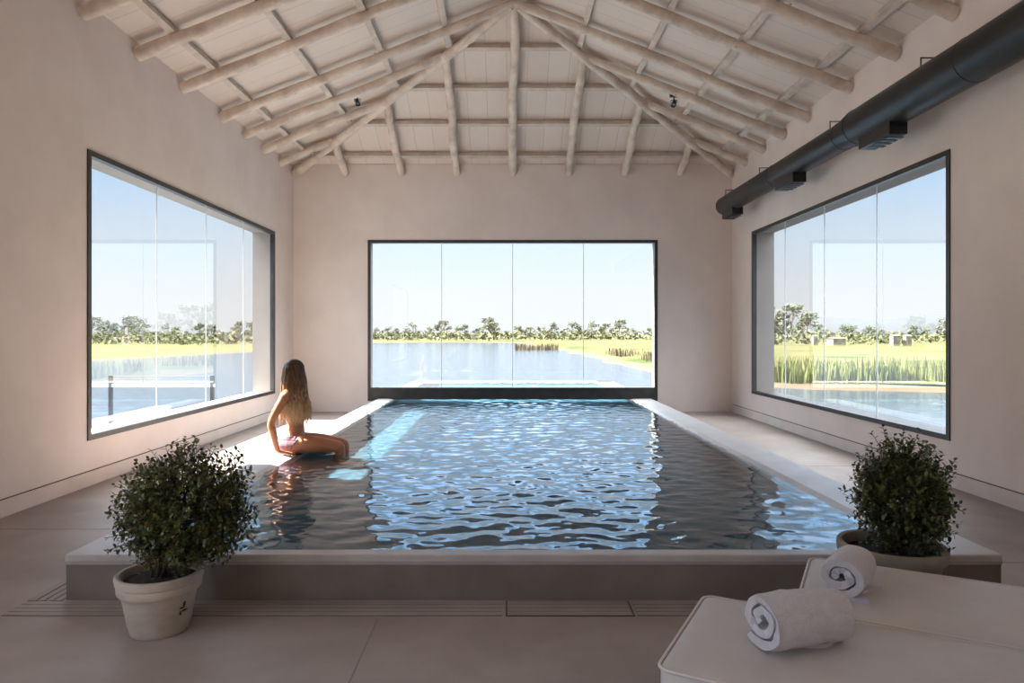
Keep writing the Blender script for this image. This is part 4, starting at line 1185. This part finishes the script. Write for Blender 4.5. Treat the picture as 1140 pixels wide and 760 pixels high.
# small pale houses on the meadow
def house(px, y, w_, h_, label):
    x = (px - 564) * y / 760
    o = empty('house', (x, y, -0.12), 0.2, label=label, cat='house', group='small pale houses on the meadow')
    m = MB(); m.box((-w_ / 2, -w_ * .35, 0), (w_ / 2, w_ * .35, h_)); wl = m.build('walls', M['house'], o)
    m = MB(); m.box((-w_ * .12, -w_ * .36, 0), (w_ * .12, -w_ * .34, h_ * .6)); m.build('doorway', M['gap'], wl)
    m = MB(); m.add([(-w_ * .55, -w_ * .4, h_), (w_ * .55, -w_ * .4, h_), (w_ * .55, w_ * .4, h_), (-w_ * .55, w_ * .4, h_), (-w_ * .55, 0, h_ * 1.15), (w_ * .55, 0, h_ * 1.15)],
                    [(0, 1, 5, 4), (2, 3, 4, 5), (0, 4, 3), (1, 2, 5), (0, 3, 2, 1)]); m.build('roof', M['houseroof'], o)
house(907, 90, 0.62, 1.25, 'narrow pale house leftmost on the meadow outside the right window')
house(931, 92, 1.9, 0.95, 'long low pale house on the meadow outside the right window')
house(996, 88, 1.0, 1.3, 'small pale house beside a twin on the right meadow, the left one')
house(1010, 88, 0.85, 1.25, 'small pale house beside a twin on the right meadow, the right one')
# white rail on dark posts in the shallows, left
ra = empty('lake_railing', (-6.06, 12.0, LZ), label='white rail on two dark posts in the lake outside the left window', cat='railing')
for x in (-0.90, 0.885):
    m = MB(); m.box((x - .028, -.028, -0.35), (x + .028, .028, 1.27)); m.build('post', M['post'], ra, bevel=.004)
m = MB(); m.box((-2.6, -.02, 1.07), (0.93, .02, 1.115)); m.build('rail', M['rail'], ra)
m = MB(); m.tube([(-.9, 0, 1.25), (.885, 0, 1.25)], .008, n=6); m.build('top_cable', M['post'], ra)

# ------------------------------------------------------------------ light
world = bpy.data.worlds.new('World'); scene.world = world; world.use_nodes = True
nt = world.node_tree; nt.nodes.clear()
out = nt.nodes.new('ShaderNodeOutputWorld'); bg = nt.nodes.new('ShaderNodeBackground')
tc = nt.nodes.new('ShaderNodeTexCoord'); sp = nt.nodes.new('ShaderNodeSeparateXYZ'); nt.links.new(tc.outputs['Generated'], sp.inputs[0])
cr = nt.nodes.new('ShaderNodeValToRGB'); e = cr.color_ramp.elements
e[0].position = 0.0; e[0].color = (0.134, 0.137, 0.142, 1)
e[1].position = 1.0; e[1].color = (1.25, 1.20, 1.16, 1)
for pos, c in ((0.05, (0.132, 0.137, 0.144, 1)), (0.13, (0.114, 0.134, 0.156, 1)), (0.225, (0.075, 0.117, 0.164, 1)), (0.30, (0.22, 0.37, 0.60, 1)), (0.45, (0.75, 0.85, 0.98, 1)), (0.70, (1.22, 1.18, 1.14, 1))):
    q = e.new(pos); q.color = c
nt.links.new(sp.outputs['Z'], cr.inputs['Fac']); nt.links.new(cr.outputs['Color'], bg.inputs['Color'])
bg.inputs['Strength'].default_value = 2.4
nt.links.new(bg.outputs[0], out.inputs[0])

sl_ = bpy.data.lights.new('sun', 'SUN'); sl_.energy = 18.0; sl_.angle = math.radians(0.53); sl_.color = (1.0, 0.94, 0.85)
so_ = bpy.data.objects.new('sun', sl_); COL.objects.link(so_)
ldir = Vector((1.0, -0.14, -1.07)).normalized()
so_.rotation_euler = Vector((0, 0, -1)).rotation_difference(ldir).to_euler(); so_.location = (-20, 10, 20)
sl_.cycles.is_caustics_light = True

# ------------------------------------------------------------------ camera
cam = bpy.data.cameras.new('camera'); co = bpy.data.objects.new('camera', cam); COL.objects.link(co)
co.location = (0, 0, 1.37); co.rotation_euler = (PI / 2, 0, 0)
cam.sensor_width = 36; cam.lens = 24.0; cam.clip_end = 3000; cam.clip_start = 0.05
cam.shift_x = (570 - 564) / 1140; cam.shift_y = -(380 - 372) / 1140
scene.camera = co

vs = scene.view_settings
vs.view_transform = 'Standard'; vs.look = 'None'; vs.gamma = 1; vs.use_curve_mapping = False
vs.exposure = 1.7
cy = scene.cycles
cy.use_denoising = True
cy.max_bounces = 14; cy.diffuse_bounces = 8; cy.glossy_bounces = 6; cy.transmission_bounces = 8; cy.transparent_max_bounces = 12
cy.sample_clamp_indirect = 8.0
